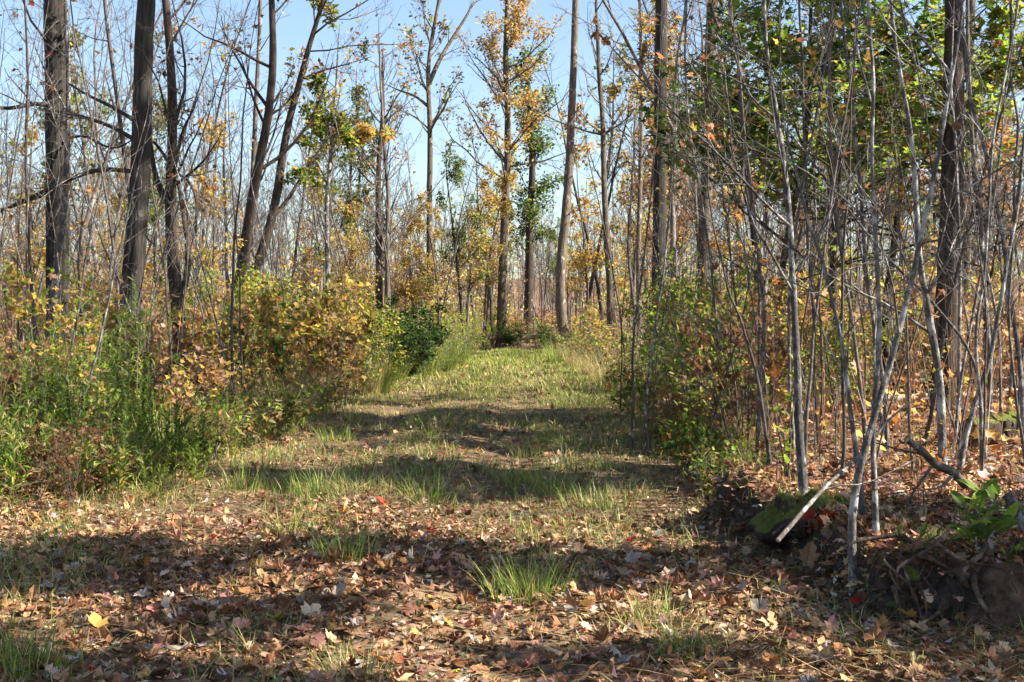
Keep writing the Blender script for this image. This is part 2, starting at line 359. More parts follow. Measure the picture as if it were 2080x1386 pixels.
# ------------------------------------------------------------------ tree growing
def grow(st, d, ln, n, wob, up, rg):
    P = [st]; d = nrm(d)
    for i in range(n - 1):
        d = nrm(d + wob * rg.normal(size=d.shape) + np.array([0, 0, 1.]) * (up if np.isscalar(up) else up[:, None]))
        P.append(P[-1] + d * (ln / (n - 1))[:, None])
    return np.stack(P, 1)
def spawn(P, Rr, per, t0, t1, ang, rg, flat=0.0):
    K, n, _ = P.shape; idx = np.repeat(np.arange(K), per); m = len(idx)
    t = rg.uniform(t0, t1, m) * (n - 1); i = np.minimum(t.astype(int), n - 2); f = (t - i)[:, None]
    a, b = P[idx, i], P[idx, i + 1]; pos = a * (1 - f) + b * f; T = nrm(b - a)
    r = Rr[idx, i] * (1 - f[:, 0]) + Rr[idx, i + 1] * f[:, 0]
    rv = rg.normal(size=(m, 3)); rv[:, 2] *= (1 - flat); perp = nrm(rv - (rv * T).sum(1, keepdims=True) * T)
    an = rg.normal(ang, .18, m)[:, None]
    return pos, nrm(T * np.cos(an) + perp * np.sin(an)), r, t / (n - 1), idx
def taper(K, n, r0, r1): 
    return np.asarray(r0)[:, None] * np.linspace(1, 1, n)[None] + (np.asarray(r1) - np.asarray(r0))[:, None] * np.linspace(0, 1, n)[None]
def smooth_path(pts, n):
    pts = np.asarray(pts, float); s = np.concatenate([[0], np.cumsum(np.linalg.norm(np.diff(pts, axis=0), axis=1))])
    q = np.linspace(0, s[-1], n); P = np.stack([np.interp(q, s, pts[:, k]) for k in range(3)], 1)
    for _ in range(2): P[1:-1] = .25 * P[:-2] + .5 * P[1:-1] + .25 * P[2:]
    return P, q / s[-1]
def crownwood(tw, P, Rr, rg, limbs, t0, t1, L, ang=.9, l2=6, l3=5, up=.10, wob=.13, twig_r=.004, lim_r=.45, extra=None, trunk=None, flat=0.0, lshape=.55):
    """limbs on the trunk path P; tw collects twigs, trunk collects limbs. returns twig paths"""
    P = P[None]; Rr = Rr[None]
    st, d, r, t, _ = spawn(P, Rr, limbs, t0, t1, ang, rg, .4)
    ln = L * (1 - lshape * (t - t0) / max(t1 - t0, .01)) * rg.uniform(.6, 1.25, len(t))
    P1 = grow(st, d, ln, 7, wob, up, rg); r0 = np.minimum(r * lim_r, ln * .016 + .004) * rg.uniform(.7, 1.1, len(t)); R1 = taper(len(t), 7, r0, np.maximum(r0 * .2, twig_r))
    (trunk or tw).tubes(P1, R1, 5)
    st, d, r, t, ix = spawn(P1, R1, l2, .2, 1, .75, rg, flat); l = ln[ix] * (1.05 - .75 * t) * rg.uniform(.3, .65, len(t))
    P2 = grow(st, d, l, 5, wob, up * .8, rg); R2 = taper(len(t), 5, np.minimum(r * .6, .004 + l * .011), np.full(len(t), twig_r * .8))
    tw.tubes(P2, R2, 3)
    out = [P1[:, 3:], P2]
    if l3:
        st, d, r, t, ix = spawn(P2, R2, l3, .2, 1, .7, rg, flat); l2_ = l[ix] * (1.1 - .7 * t) * rg.uniform(.3, .6, len(t))
        P3 = grow(st, d, l2_, 4, wob, up * .6, rg); R3 = taper(len(t), 4, np.minimum(r * .7, twig_r * 1.5), np.full(len(t), twig_r * .5))
        tw.tubes(P3, R3, 3); out.append(P3)
    return out
def hang_leaves(mb, paths, K, size, cols, wts, rg, tpl=MAPLE_S, tilt=.6, jit=.05, clump=None, curl=None, zmin=None, thr=-.2):
    """leaves along the twigs"""
    ps = paths[-1] if len(paths) == 1 else np.concatenate([p.reshape(-1, 3) for p in paths[-2:]])
    ps = ps.reshape(-1, 3)
    if zmin is not None: ps = ps[ps[:, 2] > zmin]
    if clump:           # leaves only where a slow noise is high: gaps and clumps
        s = np.sin(ps[:, 0] * clump + 1.3) + np.sin(ps[:, 1] * clump * 1.1 + 2.1) + np.sin(ps[:, 2] * clump * 1.3 + .4)
        ps = ps[s > thr]
    if len(ps) == 0 or K == 0: return
    pos = ps[rg.integers(0, len(ps), K)] + rg.normal(size=(K, 3)) * jit
    mb.leaves(tpl, pos, rot_rand(K, tilt, rg), rg.uniform(.6, 1.25, K) * size, pal(cols, K, rg, wts), curl=(rg.normal(size=K) * curl if curl else None), rg=rg)

# ------------------------------------------------------------------ the trees traced from the photograph
def world_path(pts, d, dd=0.0):
    pts = [np.asarray(p, float) for p in pts]; n = len(pts)
    W = [at(p[0], p[1], d + dd * i / max(n - 1, 1)) for i, p in enumerate(pts)]
    b = W[0].copy(); g = float(G(b[0], b[1]))
    if b[2] > g - .05:
        b2 = b.copy(); b2[2] = g - .12
        if len(W) > 1 and W[1][2] > b[2]: b2[0] -= np.clip((W[1][0] - b[0]) / max(W[1][2] - b[2], .05), -.35, .35) * (b[2] - b2[2]) * .6
        W = [b2] + W
    return np.array(W)
def traced(name, label, cat, pts, d, w0, w1, mat, dd=0, ext=0, n=30, sides=12, rough=.035, flare=.35, limbs=10, t0=.35, t1=1, L=2.0, seed=1, l2=5, l3=4, ang=.9, up=.1,
           wob=.13, twig_r=.004, leaves=0, size=.09, cols=('yellow',), wts=None, tpl=None, clump=None, branches=(), group=None, jit=.06, tilt=.6, lim_r=.45, ext_x=0, flat=0, lshape=.55, curl=None, zmin=None, forks=()):
    rg = np.random.default_rng(seed)
    W = world_path(pts, d, dd); f = (d / F) / 2 * .84
    base = np.array([W[0][0], W[0][1], float(G(W[0][0], W[0][1]))])
    top_vis = W[-1].copy()
    if ext:
        e = nrm(W[-1] - W[-2]); e = nrm(e * .5 + np.array([ext_x, 0, 1.]))
        for k in range(1, 5): W = np.vstack([W, W[-1] + nrm(e + rg.normal(size=3) * .06) * ext / 4])
    P, t = smooth_path(W, n)
    hv = (P[:, 2] - base[2]) / max(top_vis[2] - base[2], .1)
    Rr = np.where(hv < 1, w0 + (w1 - w0) * np.clip(hv, 0, 1), w1 * np.clip(1 - .85 * (hv - 1) / max(hv[-1] - 1, .01), .1, 1)) * f
    hh = np.clip(P[:, 2] - base[2], 0, 9); Rr = Rr * (1 + flare * np.exp(-hh / .25))
    tk, tw, lf = MB(), MB(), MB()
    tk.tubes(P, Rr, sides, rough, rg=rg)
    paths = []
    for (bp, bd, bw0, bw1, sub) in branches:                      # limbs traced one by one
        B, _ = smooth_path([at(p[0], p[1], d + (bd * i / (len(bp) - 1))) for i, p in enumerate(bp)], 12)
        BR = np.linspace(bw0, bw1, 12) * f; tk.tubes(B, BR, 7, .03, rg=rg)
        if sub: paths += crownwood(tw, B, BR, rg, sub, .25, 1, L * .4, .8, 4, 3, up * .5, wob, twig_r, trunk=tw)
    if limbs: paths += crownwood(tw, P, Rr, rg, limbs, t0, t1, L, ang, l2, l3, up, wob, twig_r, lim_r, trunk=tk, flat=flat, lshape=lshape)
    o = thing(name, label, cat, base, group=group)
    link('trunk', tk.mesh('trunk', M[mat], True, base), o)
    cr = o
    if tw.n: cr = link('crown', tw.mesh('crown', M['bark_stem'] if mat in ('bark_pale', 'bark_stem') else M['bark_dark'] if mat in ('bark_dark', 'bark_shag') else M['bark_far'], True, base), o)
    if leaves and paths:
        if tpl is None: tpl = MAPLE_S if d < 25 else DIAM
        if tpl is DIAM: size *= 1.3
        hang_leaves(lf, paths, leaves, size, cols, wts, rg, tpl, tilt, jit, clump, curl, zmin)
        if lf.n: link('foliage', lf.mesh('foliage', M['leaf'], False, base), cr)
    return o
LF_RED = (('red', 'rust', 'umber', 'brown'), (.7, 2, 2, 3))
traced('maple_tree', 'thick grey-barked trunk nearest the left edge, with a paler stem hugging its foot', 'tree', [(118, 770), (116, 600), (117, 450), (113, 300), (113, 150), (109, 0)], 18, 52, 46, 'bark_grey', ext=9, sides=34, n=70, rough=.045, seed=11, limbs=16, t0=.3, L=2.6, leaves=260, size=.085, cols=LF_RED[0], wts=LF_RED[1], tpl=MAPLE_S,
       branches=[([(113, 215), (70, 210), (20, 222), (-40, 215)], -.6, 12, 8, 5), ([(120, 290), (170, 270), (230, 310), (290, 270)], -.8, 8, 3, 4), ([(120, 390), (60, 405), (0, 430), (-60, 440)], .5, 10, 6, 5)])
traced('maple_tree', 'pale thin stem growing against the foot of the thick trunk nearest the left edge', 'tree', [(98, 740), (104, 640), (112, 560), (126, 470), (134, 380), (140, 200), (137, 80), (132, 0)], 17.4, 20, 9, 'bark_pale', ext=5, sides=9, seed=12, limbs=10, L=1.5, leaves=60, size=.1, cols=LF_RED[0])
traced('maple_tree', 'thick dark trunk leaning slightly right, second big trunk from the left', 'tree', [(243, 770), (258, 650), (272, 540), (283, 400), (287, 280), (290, 150), (296, 0)], 16.5, 54, 42, 'bark_grey', ext=9, sides=34, n=70, rough=.045, seed=13, limbs=14, t0=.35, L=2.6, leaves=150, size=.085, cols=LF_RED[0], wts=LF_RED[1],
       branches=[([(290, 255), (225, 215), (180, 195), (140, 170)], .8, 11, 5, 4), ([(283, 290), (225, 255), (160, 235), (90, 220)], .9, 12, 6, 4), ([(278, 350), (205, 340), (150, 360), (85, 390), (0, 430)], 1.2, 12, 7, 5)])
traced('maple_tree', 'thin dark stem crossing behind the second big trunk from the left', 'tree', [(292, 740), (285, 620), (276, 480), (262, 380), (250, 300), (236, 180), (222, 90), (210, 0)], 17.6, 15, 8, 'bark_dark', ext=5, sides=8, seed=14, limbs=12, L=1.6, leaves=60, size=.1, cols=LF_RED[0])
traced('maple_tree', 'dark forked trunk with upswept limbs and scattered red leaves, third big trunk from the left', 'tree', [(368, 720), (362, 640), (355, 560), (348, 480), (345, 400), (348, 340), (352, 240), (347, 120), (337, 0)], 17, 36, 17, 'bark_brown', ext=7, sides=14, n=40, seed=15, limbs=24, t0=.22, L=1.9, up=.16, leaves=260, size=.085, cols=LF_RED[0], wts=LF_RED[1],
       branches=[([(345, 420), (322, 380), (310, 330), (306, 290)], .2, 18, 9, 3), ([(368, 600), (382, 560), (383, 500), (372, 430), (362, 370)], .3, 18, 9, 3), ([(350, 350), (380, 360), (400, 400), (398, 480)], -.3, 7, 4, 3), ([(348, 340), (330, 310), (312, 288)], .1, 9, 7, 2)])
traced('leaning_tree', 'dark multi-stemmed tree leaning right, its stem nearest the left upright', 'tree', [(480, 640), (492, 540), (508, 430), (528, 320), (546, 240), (556, 120), (552, 0)], 28, 33, 15, 'bark_brown', ext=6, sides=12, n=34, seed=16, limbs=18, t0=.3, L=2.6, leaves=700, size=.1, cols=('ygreen', 'tan', 'orange', 'yellow'), clump=1.6)
traced('leaning_tree', 'dark tree leaning strongly right out of the left thicket', 'tree', [(482, 636), (515, 560), (548, 470), (566, 380), (578, 280), (610, 160), (640, 50), (660, 0)], 28.5, 30, 10, 'bark_brown', ext=5, sides=12, n=34, seed=17, limbs=18, t0=.35, L=2.8, leaves=700, size=.1, cols=('ygreen', 'tan', 'orange', 'brown'), clump=1.6,
       branches=[([(556, 440), (590, 400), (630, 330), (680, 265)], 1, 11, 4, 5)])
traced('slim_tree', 'slim grey tree standing upright just behind the leaning dark trunks', 'tree', [(505, 620), (508, 480), (515, 330), (520, 200), (528, 60), (530, 0)], 31, 17, 9, 'bark_far', ext=5, seed=18, limbs=18, t0=.3, L=2.0, leaves=200, size=.1, cols=('yellow', 'tan'))
traced('birch_tree', 'slim white-barked tree behind the orange bush', 'tree', [(668, 640), (666, 560), (664, 480), (663, 400), (672, 320), (676, 240), (684, 180)], 30, 15, 7, 'bark_pale', ext=1.5, seed=19, limbs=22, t0=.3, L=2.2, leaves=2300, size=.11, cols=('green', 'olive', 'ygreen', 'gold'), wts=(3, 2, 2, 1), clump=1.2, zmin=4.2)
traced('slim_tree', 'straight slim grey tree with yellow leaves about its foot, left of the trail', 'tree', [(788, 640), (787, 560), (786, 480), (790, 400), (780, 300), (775, 200), (772, 150)], 34, 15, 5, 'bark_far', ext=1.5, seed=20, limbs=30, t0=.22, L=2.4, leaves=900, size=.12, cols=('yellow', 'gold', 'lime', 'orange'), wts=(4, 3, 1, 1), zmin=None, clump=.9)
traced('slim_tree', 'dark slim tree beside the straight grey one, a tuft of orange leaves low on it', 'tree', [(770, 600), (769, 500), (768, 400), (770, 300), (778, 250), (776, 160)], 44, 20, 9, 'bark_brown', ext=1, seed=21, limbs=26, t0=.3, L=2.6, leaves=350, size=.12, cols=('orange', 'rust', 'yellow'))
traced('forked_tree', 'tall forked trunk with sparse leaves against the open blue sky', 'tree', [(876, 640), (873, 520), (872, 400), (874, 300), (872, 220), (868, 140), (880, 60), (895, -10)], 46, 19, 8, 'bark_tan', ext=2, seed=22, n=36, limbs=22, t0=.45, L=2.6, leaves=1000, size=.12, cols=('olive', 'brown', 'ygreen', 'gold'), wts=(3, 2, 2, 1),
       branches=[([(872, 170), (890, 125), (918, 80), (950, 30), (965, 0)], 1.0, 13, 5, 7), ([(868, 215), (845, 195), (812, 185), (785, 172)], 1, 8, 2, 5)], ang=.75)
traced('maple_tree', 'tall tree with airy orange and yellow leaves at the end of the trail', 'tree', [(1017, 690), (1019, 600), (1023, 480), (1031, 340), (1032, 220), (1026, 130), (1030, 40), (1032, -20)], 47, 22, 11, 'bark_tan', ext=3, seed=23, n=36, limbs=40, t0=.3, L=3.2, leaves=8000, size=.105, cols=('gold', 'yellow', 'tan', 'ygreen', 'orange', 'pale'), wts=(3, 3, 4, 2, .7, 1.5), clump=1.3, jit=.12)
traced('oak_tree', 'dark-trunked tree with tufts of green leaves right of the airy orange one', 'tree', [(1073, 660), (1075, 560), (1076, 450), (1082, 350), (1078, 260), (1072, 190)], 58, 24, 11, 'bark_brown', ext=1.6, seed=24, n=36, limbs=40, t0=.3, L=1.8, leaves=6000, size=.13, cols=('green', 'dark', 'olive', 'ygreen'), wts=(4, 3, 2, 1), clump=None, jit=.18, lshape=.3,
       branches=[([(1080, 300), (1066, 285), (1064, 262)], .5, 10, 5, 4)])
traced('curved_tree', 'smooth grey-brown trunk curving gently right beside the trail end', 'tree', [(1147, 700), (1140, 640), (1137, 570), (1140, 520), (1150, 430), (1157, 330), (1160, 250), (1165, 150), (1169, 0)], 36, 26, 15, 'bark_tan', ext=6, seed=25, n=44, sides=16, limbs=9, t0=.66, L=2.5, leaves=60, size=.1, cols=('brown', 'gold'))
traced('slim_tree', 'tall slim tan tree right of the curved trunk', 'tree', [(1240, 640), (1238, 560), (1230, 450), (1226, 350), (1225, 250), (1216, 150), (1214, 60)], 40, 19, 9, 'bark_tan', ext=3, seed=26, n=36, limbs=18, t0=.5, L=2.6, leaves=700, size=.12, cols=('gold', 'olive', 'tan'), clump=1.4)
traced('slim_tree', 'dark thin tree close behind the tall slim tan one', 'tree', [(1247, 640), (1240, 540), (1233, 450), (1228, 380), (1240, 300)], 48, 14, 7, 'bark_dark', ext=4, seed=27, limbs=18, t0=.4, L=2.6, leaves=900, size=.13, cols=('olive', 'green', 'gold'), clump=1.4)
traced('slim_tree', 'thin upright tan stem just left of the thick dark trunk right of the trail', 'tree', [(1298, 620), (1296, 500), (1300, 400), (1302, 280), (1303, 150), (1300, 0)], 36, 14, 8, 'bark_tan', ext=3, seed=28, limbs=22, t0=.4, L=2.6, leaves=2200, size=.13, cols=('gold', 'yellow', 'olive', 'tan'), clump=1.3)
traced('oak_tree', 'thick straight dark trunk right of the trail, its foot hidden in shrubs', 'tree', [(1338, 660), (1338, 540), (1340, 420), (1341, 300), (1341, 150), (1344, 0)], 21, 35, 29, 'bark_grey', ext=10, seed=29, n=44, sides=18, limbs=16, t0=.55, L=3.0, leaves=1500, size=.12, cols=('olive', 'gold', 'rust'), flare=.2)
traced('maple_tree', 'paler thick trunk behind the green maples, right of the thick dark trunk', 'tree', [(1428, 640), (1430, 520), (1432, 400), (1440, 300), (1440, 180), (1447, 0)], 26, 32, 27, 'bark_tan', ext=8, seed=30, n=40, sides=14, limbs=14, t0=.5, L=3.0, leaves=900, size=.12, cols=('olive', 'gold', 'rust'), branches=[([(1440, 350), (1458, 310), (1462, 200)], .5, 10, 7, 2)])
traced('shaggy_tree', 'very thick dark shaggy-barked trunk among the pale saplings', 'tree', [(1922, 760), (1925, 680), (1928, 560), (1934, 430), (1937, 300), (1938, 200), (1940, 120)], 12.6, 66, 46, 'bark_shag', ext=6, seed=31, n=50, sides=22, rough=.05, limbs=14, t0=.5, L=2.6, leaves=1400, size=.12, cols=('green', 'gold', 'lime'))
traced('maple_tree', 'upright tan trunk showing high behind the shaggy trunk', 'tree', [(1962, 700), (1964, 500), (1968, 300), (1972, 120), (1974, 0)], 22, 20, 15, 'bark_tan', ext=6, seed=32, limbs=10, t0=.5, L=2.4, leaves=1200, size=.12, cols=('green', 'lime', 'yellow'))
traced('maple_tree', 'dark trunk behind saplings midway between the paler thick trunk and shaggy trunk', 'tree', [(1694, 690), (1692, 560), (1690, 430), (1686, 300), (1690, 120), (1692, 0)], 19, 22, 15, 'bark_brown', ext=6, seed=33, limbs=12, t0=.4, L=2.2, leaves=1400, size=.12, cols=('green', 'olive', 'gold'))

# pale saplings of the right bank
def sap(label, pts, d, w0, w1, mat='bark_pale', seed=1, **k):
    kw = dict(sides=9, n=44, rough=.05, flare=.25, limbs=12, t0=.2, t1=1, L=1.15, l2=4, l3=2, twig_r=.0022, ext=1.2, ang=.8, up=.03, wob=.10)
    kw.update(k); return traced('sapling', label, 'sapling', pts, d, w0 * .82, w1 * .85, mat, seed=seed, **kw)
BR = ('brown', 'rust', 'umber')
sap('tallest pale spotted sapling, standing behind the mossy stump', [(1633, 1000), (1628, 938), (1621, 866), (1621, 794), (1619, 722), (1615, 675), (1614, 617), (1608, 545), (1607, 461), (1601, 410), (1591, 314), (1578, 231), (1565, 162), (1554, 92), (1553, 0)], 6.9, 25, 9, seed=41, limbs=12,
    branches=[([(1607, 461), (1560, 425), (1535, 395), (1500, 352), (1430, 285), (1353, 217), (1280, 140), (1212, 62)], -.6, 8, 2.5, 5), ([(1571, 189), (1620, 180), (1680, 195), (1720, 215)], .3, 4, 2, 3), ([(1569, 189), (1520, 178), (1470, 150), (1400, 120)], .3, 5, 2, 4)], leaves=12, size=.06, cols=BR, curl=.8)
sap('smooth grey sapling bending left, rising from the forked clump on the bank edge', [(1742, 935), (1731, 866), (1720, 776), (1713, 715), (1710, 686), (1696, 640), (1685, 588), (1674, 539), (1667, 513), (1647, 470), (1635, 430), (1624, 372), (1612, 335), (1590, 250)], 6.4, 18, 6, seed=42, limbs=8)
sap('forked grey sapling curving right from the very edge of the dark bank', [(1731, 1122), (1727, 1065), (1738, 993), (1749, 931), (1767, 881), (1784, 815), (1805, 755), (1820, 704), (1830, 657), (1834, 632), (1855, 574), (1864, 508), (1878, 450), (1895, 372), (1907, 314), (1912, 277), (1925, 208), (1932, 150), (1946, 100), (1958, 0)], 5.55, 25, 8, seed=43, limbs=10,
    branches=[([(1932, 150), (1895, 104), (1850, 50), (1800, -5)], .2, 8, 4, 4), ([(1925, 200), (1890, 150), (1840, 95), (1780, 20)], -.2, 6, 3, 4), ([(1930, 155), (1880, 172), (1845, 205)], .1, 3, 1.5, 2)], leaves=8, size=.06, cols=BR, curl=.8)
sap('straight grey sapling with white bands right beside the forked clump', [(1779, 1079), (1776, 975), (1772, 884), (1774, 823), (1783, 758), (1787, 686), (1784, 588), (1780, 502), (1774, 430), (1774, 343), (1768, 300), (1775, 208), (1775, 139), (1766, 69), (1761, 0)], 5.6, 17, 9, seed=44, limbs=9,
    branches=[([(1775, 230), (1762, 180), (1740, 100), (1738, 20)], .2, 6, 3, 3)])
sap('thick pale sapling with a white foot and a long straight dark top', [(1915, 965), (1913, 866), (1912, 794), (1903, 729), (1893, 680), (1890, 646), (1878, 588), (1867, 531), (1864, 485), (1862, 430), (1859, 358), (1855, 310), (1849, 254), (1838, 203), (1829, 150), (1817, 81), (1808, 0)], 7.6, 25, 9, seed=45, limbs=8)
sap('dark thin sapling left of the banded straight one', [(1757, 880), (1752, 812), (1742, 740), (1734, 670), (1724, 603), (1713, 545), (1703, 473), (1696, 415), (1687, 300), (1684, 150), (1690, 0)], 8.6, 12, 8, 'bark_dark', seed=46, limbs=8)
sap('slender dark sapling right behind the banded straight one', [(1800, 850), (1790, 740), (1780, 686), (1771, 632), (1760, 560), (1754, 488), (1751, 415), (1742, 329), (1730, 180), (1716, 90), (1706, 0)], 9.0, 12, 8, 'bark_stem', seed=47, limbs=9)
sap('pale slim sapling standing in front of the shaggy trunk', [(1944, 870), (1948, 794), (1948, 690), (1950, 588), (1950, 502), (1944, 387), (1942, 300), (1936, 240)], 10.5, 12, 7, seed=48, limbs=8)
sap('dark straight sapling just right of the shaggy trunk', [(2011, 866), (2011, 758), (2008, 690), (1999, 588), (1993, 473), (1988, 387), (1976, 314), (1972, 231), (1969, 162), (1965, 92), (1965, 0)], 10.2, 15, 10, 'bark_stem', seed=49, limbs=9)
sap('white sinuous sapling leaning left along the right edge', [(2079, 868), (2076, 794), (2070, 722), (2064, 680), (2054, 617), (2045, 545), (2034, 459), (2025, 421), (2014, 372), (2004, 319), (1995, 272), (1979, 242), (1969, 196), (1960, 143), (1959, 92), (1953, 46), (1939, 0)], 9.0, 16, 9, seed=50, limbs=8)
sap('grey sapling crossing from a low fork up to the right edge', [(1949, 958), (1953, 924), (1964, 873), (1982, 819), (1993, 776), (2011, 740), (2018, 693), (2022, 660), (2034, 617), (2040, 560), (2048, 516), (2060, 459), (2071, 401), (2076, 314), (2090, 200)], 7.6, 17, 8, seed=51, limbs=8)
sap('thin bright white sapling weaving between the crossed grey ones', [(1996, 973), (1993, 902), (1994, 830), (1989, 776), (1980, 722), (1982, 690), (1983, 632), (1995, 603), (2002, 545), (2003, 502), (2008, 430), (2014, 310), (2022, 242), (2039, 173), (2052, 92), (2072, 0)], 7.5, 11, 6, seed=52, limbs=7)
sap('long thin sapling slanting up left across the whole thicket', [(1990, 780), (1987, 758), (1971, 715), (1946, 672), (1918, 646), (1875, 588), (1849, 571), (1800, 522), (1760, 473), (1731, 436), (1670, 355), (1620, 290), (1588, 247), (1520, 200)], 8.2, 10, 5, seed=53, limbs=8, ext=.5)
sap('thin dark sapling left of the tallest spotted one', [(1560, 905), (1552, 860), (1545, 800), (1530, 730), (1512, 680), (1505, 640), (1478, 600), (1470, 540), (1450, 470)], 8.0, 13, 5, 'bark_dark', seed=54, limbs=14, t0=.3, leaves=40, size=.065, cols=BR, curl=.9)
sap('slim grey sapling with dead leaves beside the green shrub', [(1546, 760), (1555, 660), (1545, 560), (1530, 440), (1520, 350), (1505, 230), (1500, 120), (1478, 0)], 9.4, 11, 7, 'bark_stem', seed=55, limbs=12, leaves=30, size=.065, cols=BR, curl=.9)
sap('thin stem rising left of the green maples, bent at its top', [(1462, 760), (1455, 640), (1440, 500), (1420, 380), (1398, 250), (1390, 100), (1396, 0)], 12, 8, 5, 'bark_stem', seed=56, limbs=12)
sap('slim dark sapling between the tallest spotted one and the forked clump', [(1664, 900), (1652, 760), (1655, 640), (1640, 520), (1640, 400), (1632, 260), (1630, 120), (1622, 0)], 9.8, 10, 7, 'bark_dark', seed=57, limbs=10)
sap('slim stem at the far right edge of the thicket', [(2050, 830), (2058, 720), (2040, 600), (2062, 480), (2058, 360), (2072, 250), (2050, 160), (2055, 0)], 11, 9, 6, 'bark_stem', seed=58, limbs=9)

# big green maples whose leaves hang into the right of the picture
def green_maple(label, px, d, H, seed, cols, wts, K, zmin, lean=0., r=.05, L=1.8, mat='bark_brown'):
    rg = np.random.default_rng(seed); b = at(px, 640, d); b[2] = float(G(b[0], b[1]))
    P = grow(np.array([[0, 0, -.1]]), np.array([[lean, 0, 1.]]), np.array([H]), 14, .05, .06, rg)[0]; Rr = np.linspace(r, .015, 14)
    tk, tw, lf = MB(), MB(), MB(); tk.tubes(P, Rr, 10, .03, rg=rg)
    ps = crownwood(tw, P, Rr, rg, 26, .22, 1, L, 1.15, 7, 5, .02, .12, .0035, trunk=tk, flat=.75, lshape=.35)
    hang_leaves(lf, ps, K, .105, cols, wts, rg, MAPLE_S, .45, .10, 1.7, .25, zmin, .25)
    o = thing('green_maple', label, 'tree', b, group='green-leaved maples over the right bank')
    link('trunk', tk.mesh('trunk', M[mat], True), o); link('foliage', lf.mesh('foliage', M['leaf']), link('crown', tw.mesh('crown', M['bark_dark'], True), o))
GM = ('green', 'dark', 'lime', 'ygreen', 'gold', 'orange')
green_maple('dark green maple whose leaves start just right of the paler thick trunk', 1585, 15, 5.6, 61, GM, (4, 2, 5, 3, .4, .2), 3400, 1.9)
green_maple('green and rust maple above the tallest spotted sapling', 1700, 14, 5.4, 62, GM, (4, 2, 5, 3, .7, .5), 3400, 2.2)
green_maple('green maple left of the shaggy trunk with patches of sky below it', 1800, 14.5, 5.6, 63, GM, (3, 1, 5, 4, .6, .4), 3600, 2.6)
green_maple('bright yellow-green maple at the top right corner', 2010, 14, 5.6, 64, GM, (2, 1, 5, 4, 1, .5), 3800, 2.8)
green_maple('low dark maple with leaves hanging behind the green shrub', 1560, 18, 6.0, 65, GM, (4, 4, 1, 1, 1, .5), 2200, 2.0)
# trees standing beyond the right edge of the picture: they shade the trail
for i, (x, y, H, K, rr, z0, L_, thr, lab) in enumerate([(7.0, 5.0, 9.5, 4600, .09, .36, 1.3, -.4, 'leafy narrow tree beyond the right edge, first of those shading the trail'), (7.4, 8.6, 12, 4600, .1, .32, 1.3, -.2, 'leafy tree beyond the right edge, second of those shading the trail'),
        (7.8, 11.2, 13, 4300, .1, .32, 1.5, -.1, 'leafy tree beyond the right edge, third of those shading the trail'), (7.8, 3.5, 9, 2500, .08, .4, 1.2, .15, 'sparse leafy tree beyond the right edge, standing level with the bottom of the picture'), (8.4, 14.2, 17, 5200, .15, .5, 2.2, -.2, 'tallest leafy tree beyond the right edge, shading the left thicket')]):
    rg = np.random.default_rng(300 + i)
    P = grow(np.array([[0, 0, -.1]]), np.array([[0, 0, 1.]]), np.array([H]), 14, .03, .08, rg)[0]; Rr = np.linspace(rr, .02, 14)
    tk, tw, lf = MB(), MB(), MB(); tk.tubes(P, Rr, 10, .03, rg=rg)
    ps = crownwood(tw, P, Rr, rg, 30, z0, 1, L_, 1.0, 5, 3, .04, .12, .005, trunk=tk, flat=.5, lshape=.3)
    hang_leaves(lf, ps, K, .17, GM, (4, 3, 2, 2, 2, 2), rg, MAPLE_S, .5, .12, 1.9, None, None, thr)
    o = thing('shade_tree', lab, 'tree', (x, y, float(G(x, y))))
    link('trunk', tk.mesh('trunk', M['bark_brown'], True), o); link('foliage', lf.mesh('foliage', M['leaf']), link('crown', tw.mesh('crown', M['bark_dark'], True), o))

# ------------------------------------------------------------------ the woods behind: copies of a few grown trees
def variant(seed, H, r, limbs, L, t0, mat, leaves=0, cols=None, wts=None, lean=.05, fork=False, size=.13, clump=1.3, up=.10, ang=.85, l2=6, l3=5, lshape=.5):
    rg = np.random.default_rng(seed)
    P = grow(np.array([[0, 0, -.15]]), np.array([[lean, 0, 1.]]), np.array([H]), 16, .055, .05, rg)[0]; Rr = np.linspace(r, .012, 16) * (1 + .3 * np.exp(-np.arange(16)))
    tk, tw, lf = MB(), MB(), MB(); tk.tubes(P, Rr, 8, .04, rg=rg)
    ps = crownwood(tw, P, Rr, rg, limbs, t0, 1, L, ang, l2, l3, up, .14, .005, trunk=tk, lshape=lshape)
    if fork:
        i = 6; P2 = grow(P[i][None], np.array([[.5 if rg.random() < .5 else -.5, .2, 1.]]), np.array([H * .55]), 10, .06, .08, rg)[0]; R2 = np.linspace(Rr[i] * .8, .012, 10); tk.tubes(P2, R2, 8, .04, rg=rg)
        ps += crownwood(tw, P2, R2, rg, limbs // 2, .2, 1, L * .8, ang, l2, l3, up, .14, .005, trunk=tk)
    out = [('trunk', tk.mesh('trunk', M[mat], True)), ('crown', tw.mesh('crown', M['bark_far'], True))]
    if leaves:
        hang_leaves(lf, ps, leaves, size, cols, wts, rg, DIAM if size < .12 else MAPLE_S, .7, .1, clump); out.append(('foliage', lf.mesh('foliage', M['leaf'])))
    return out, H
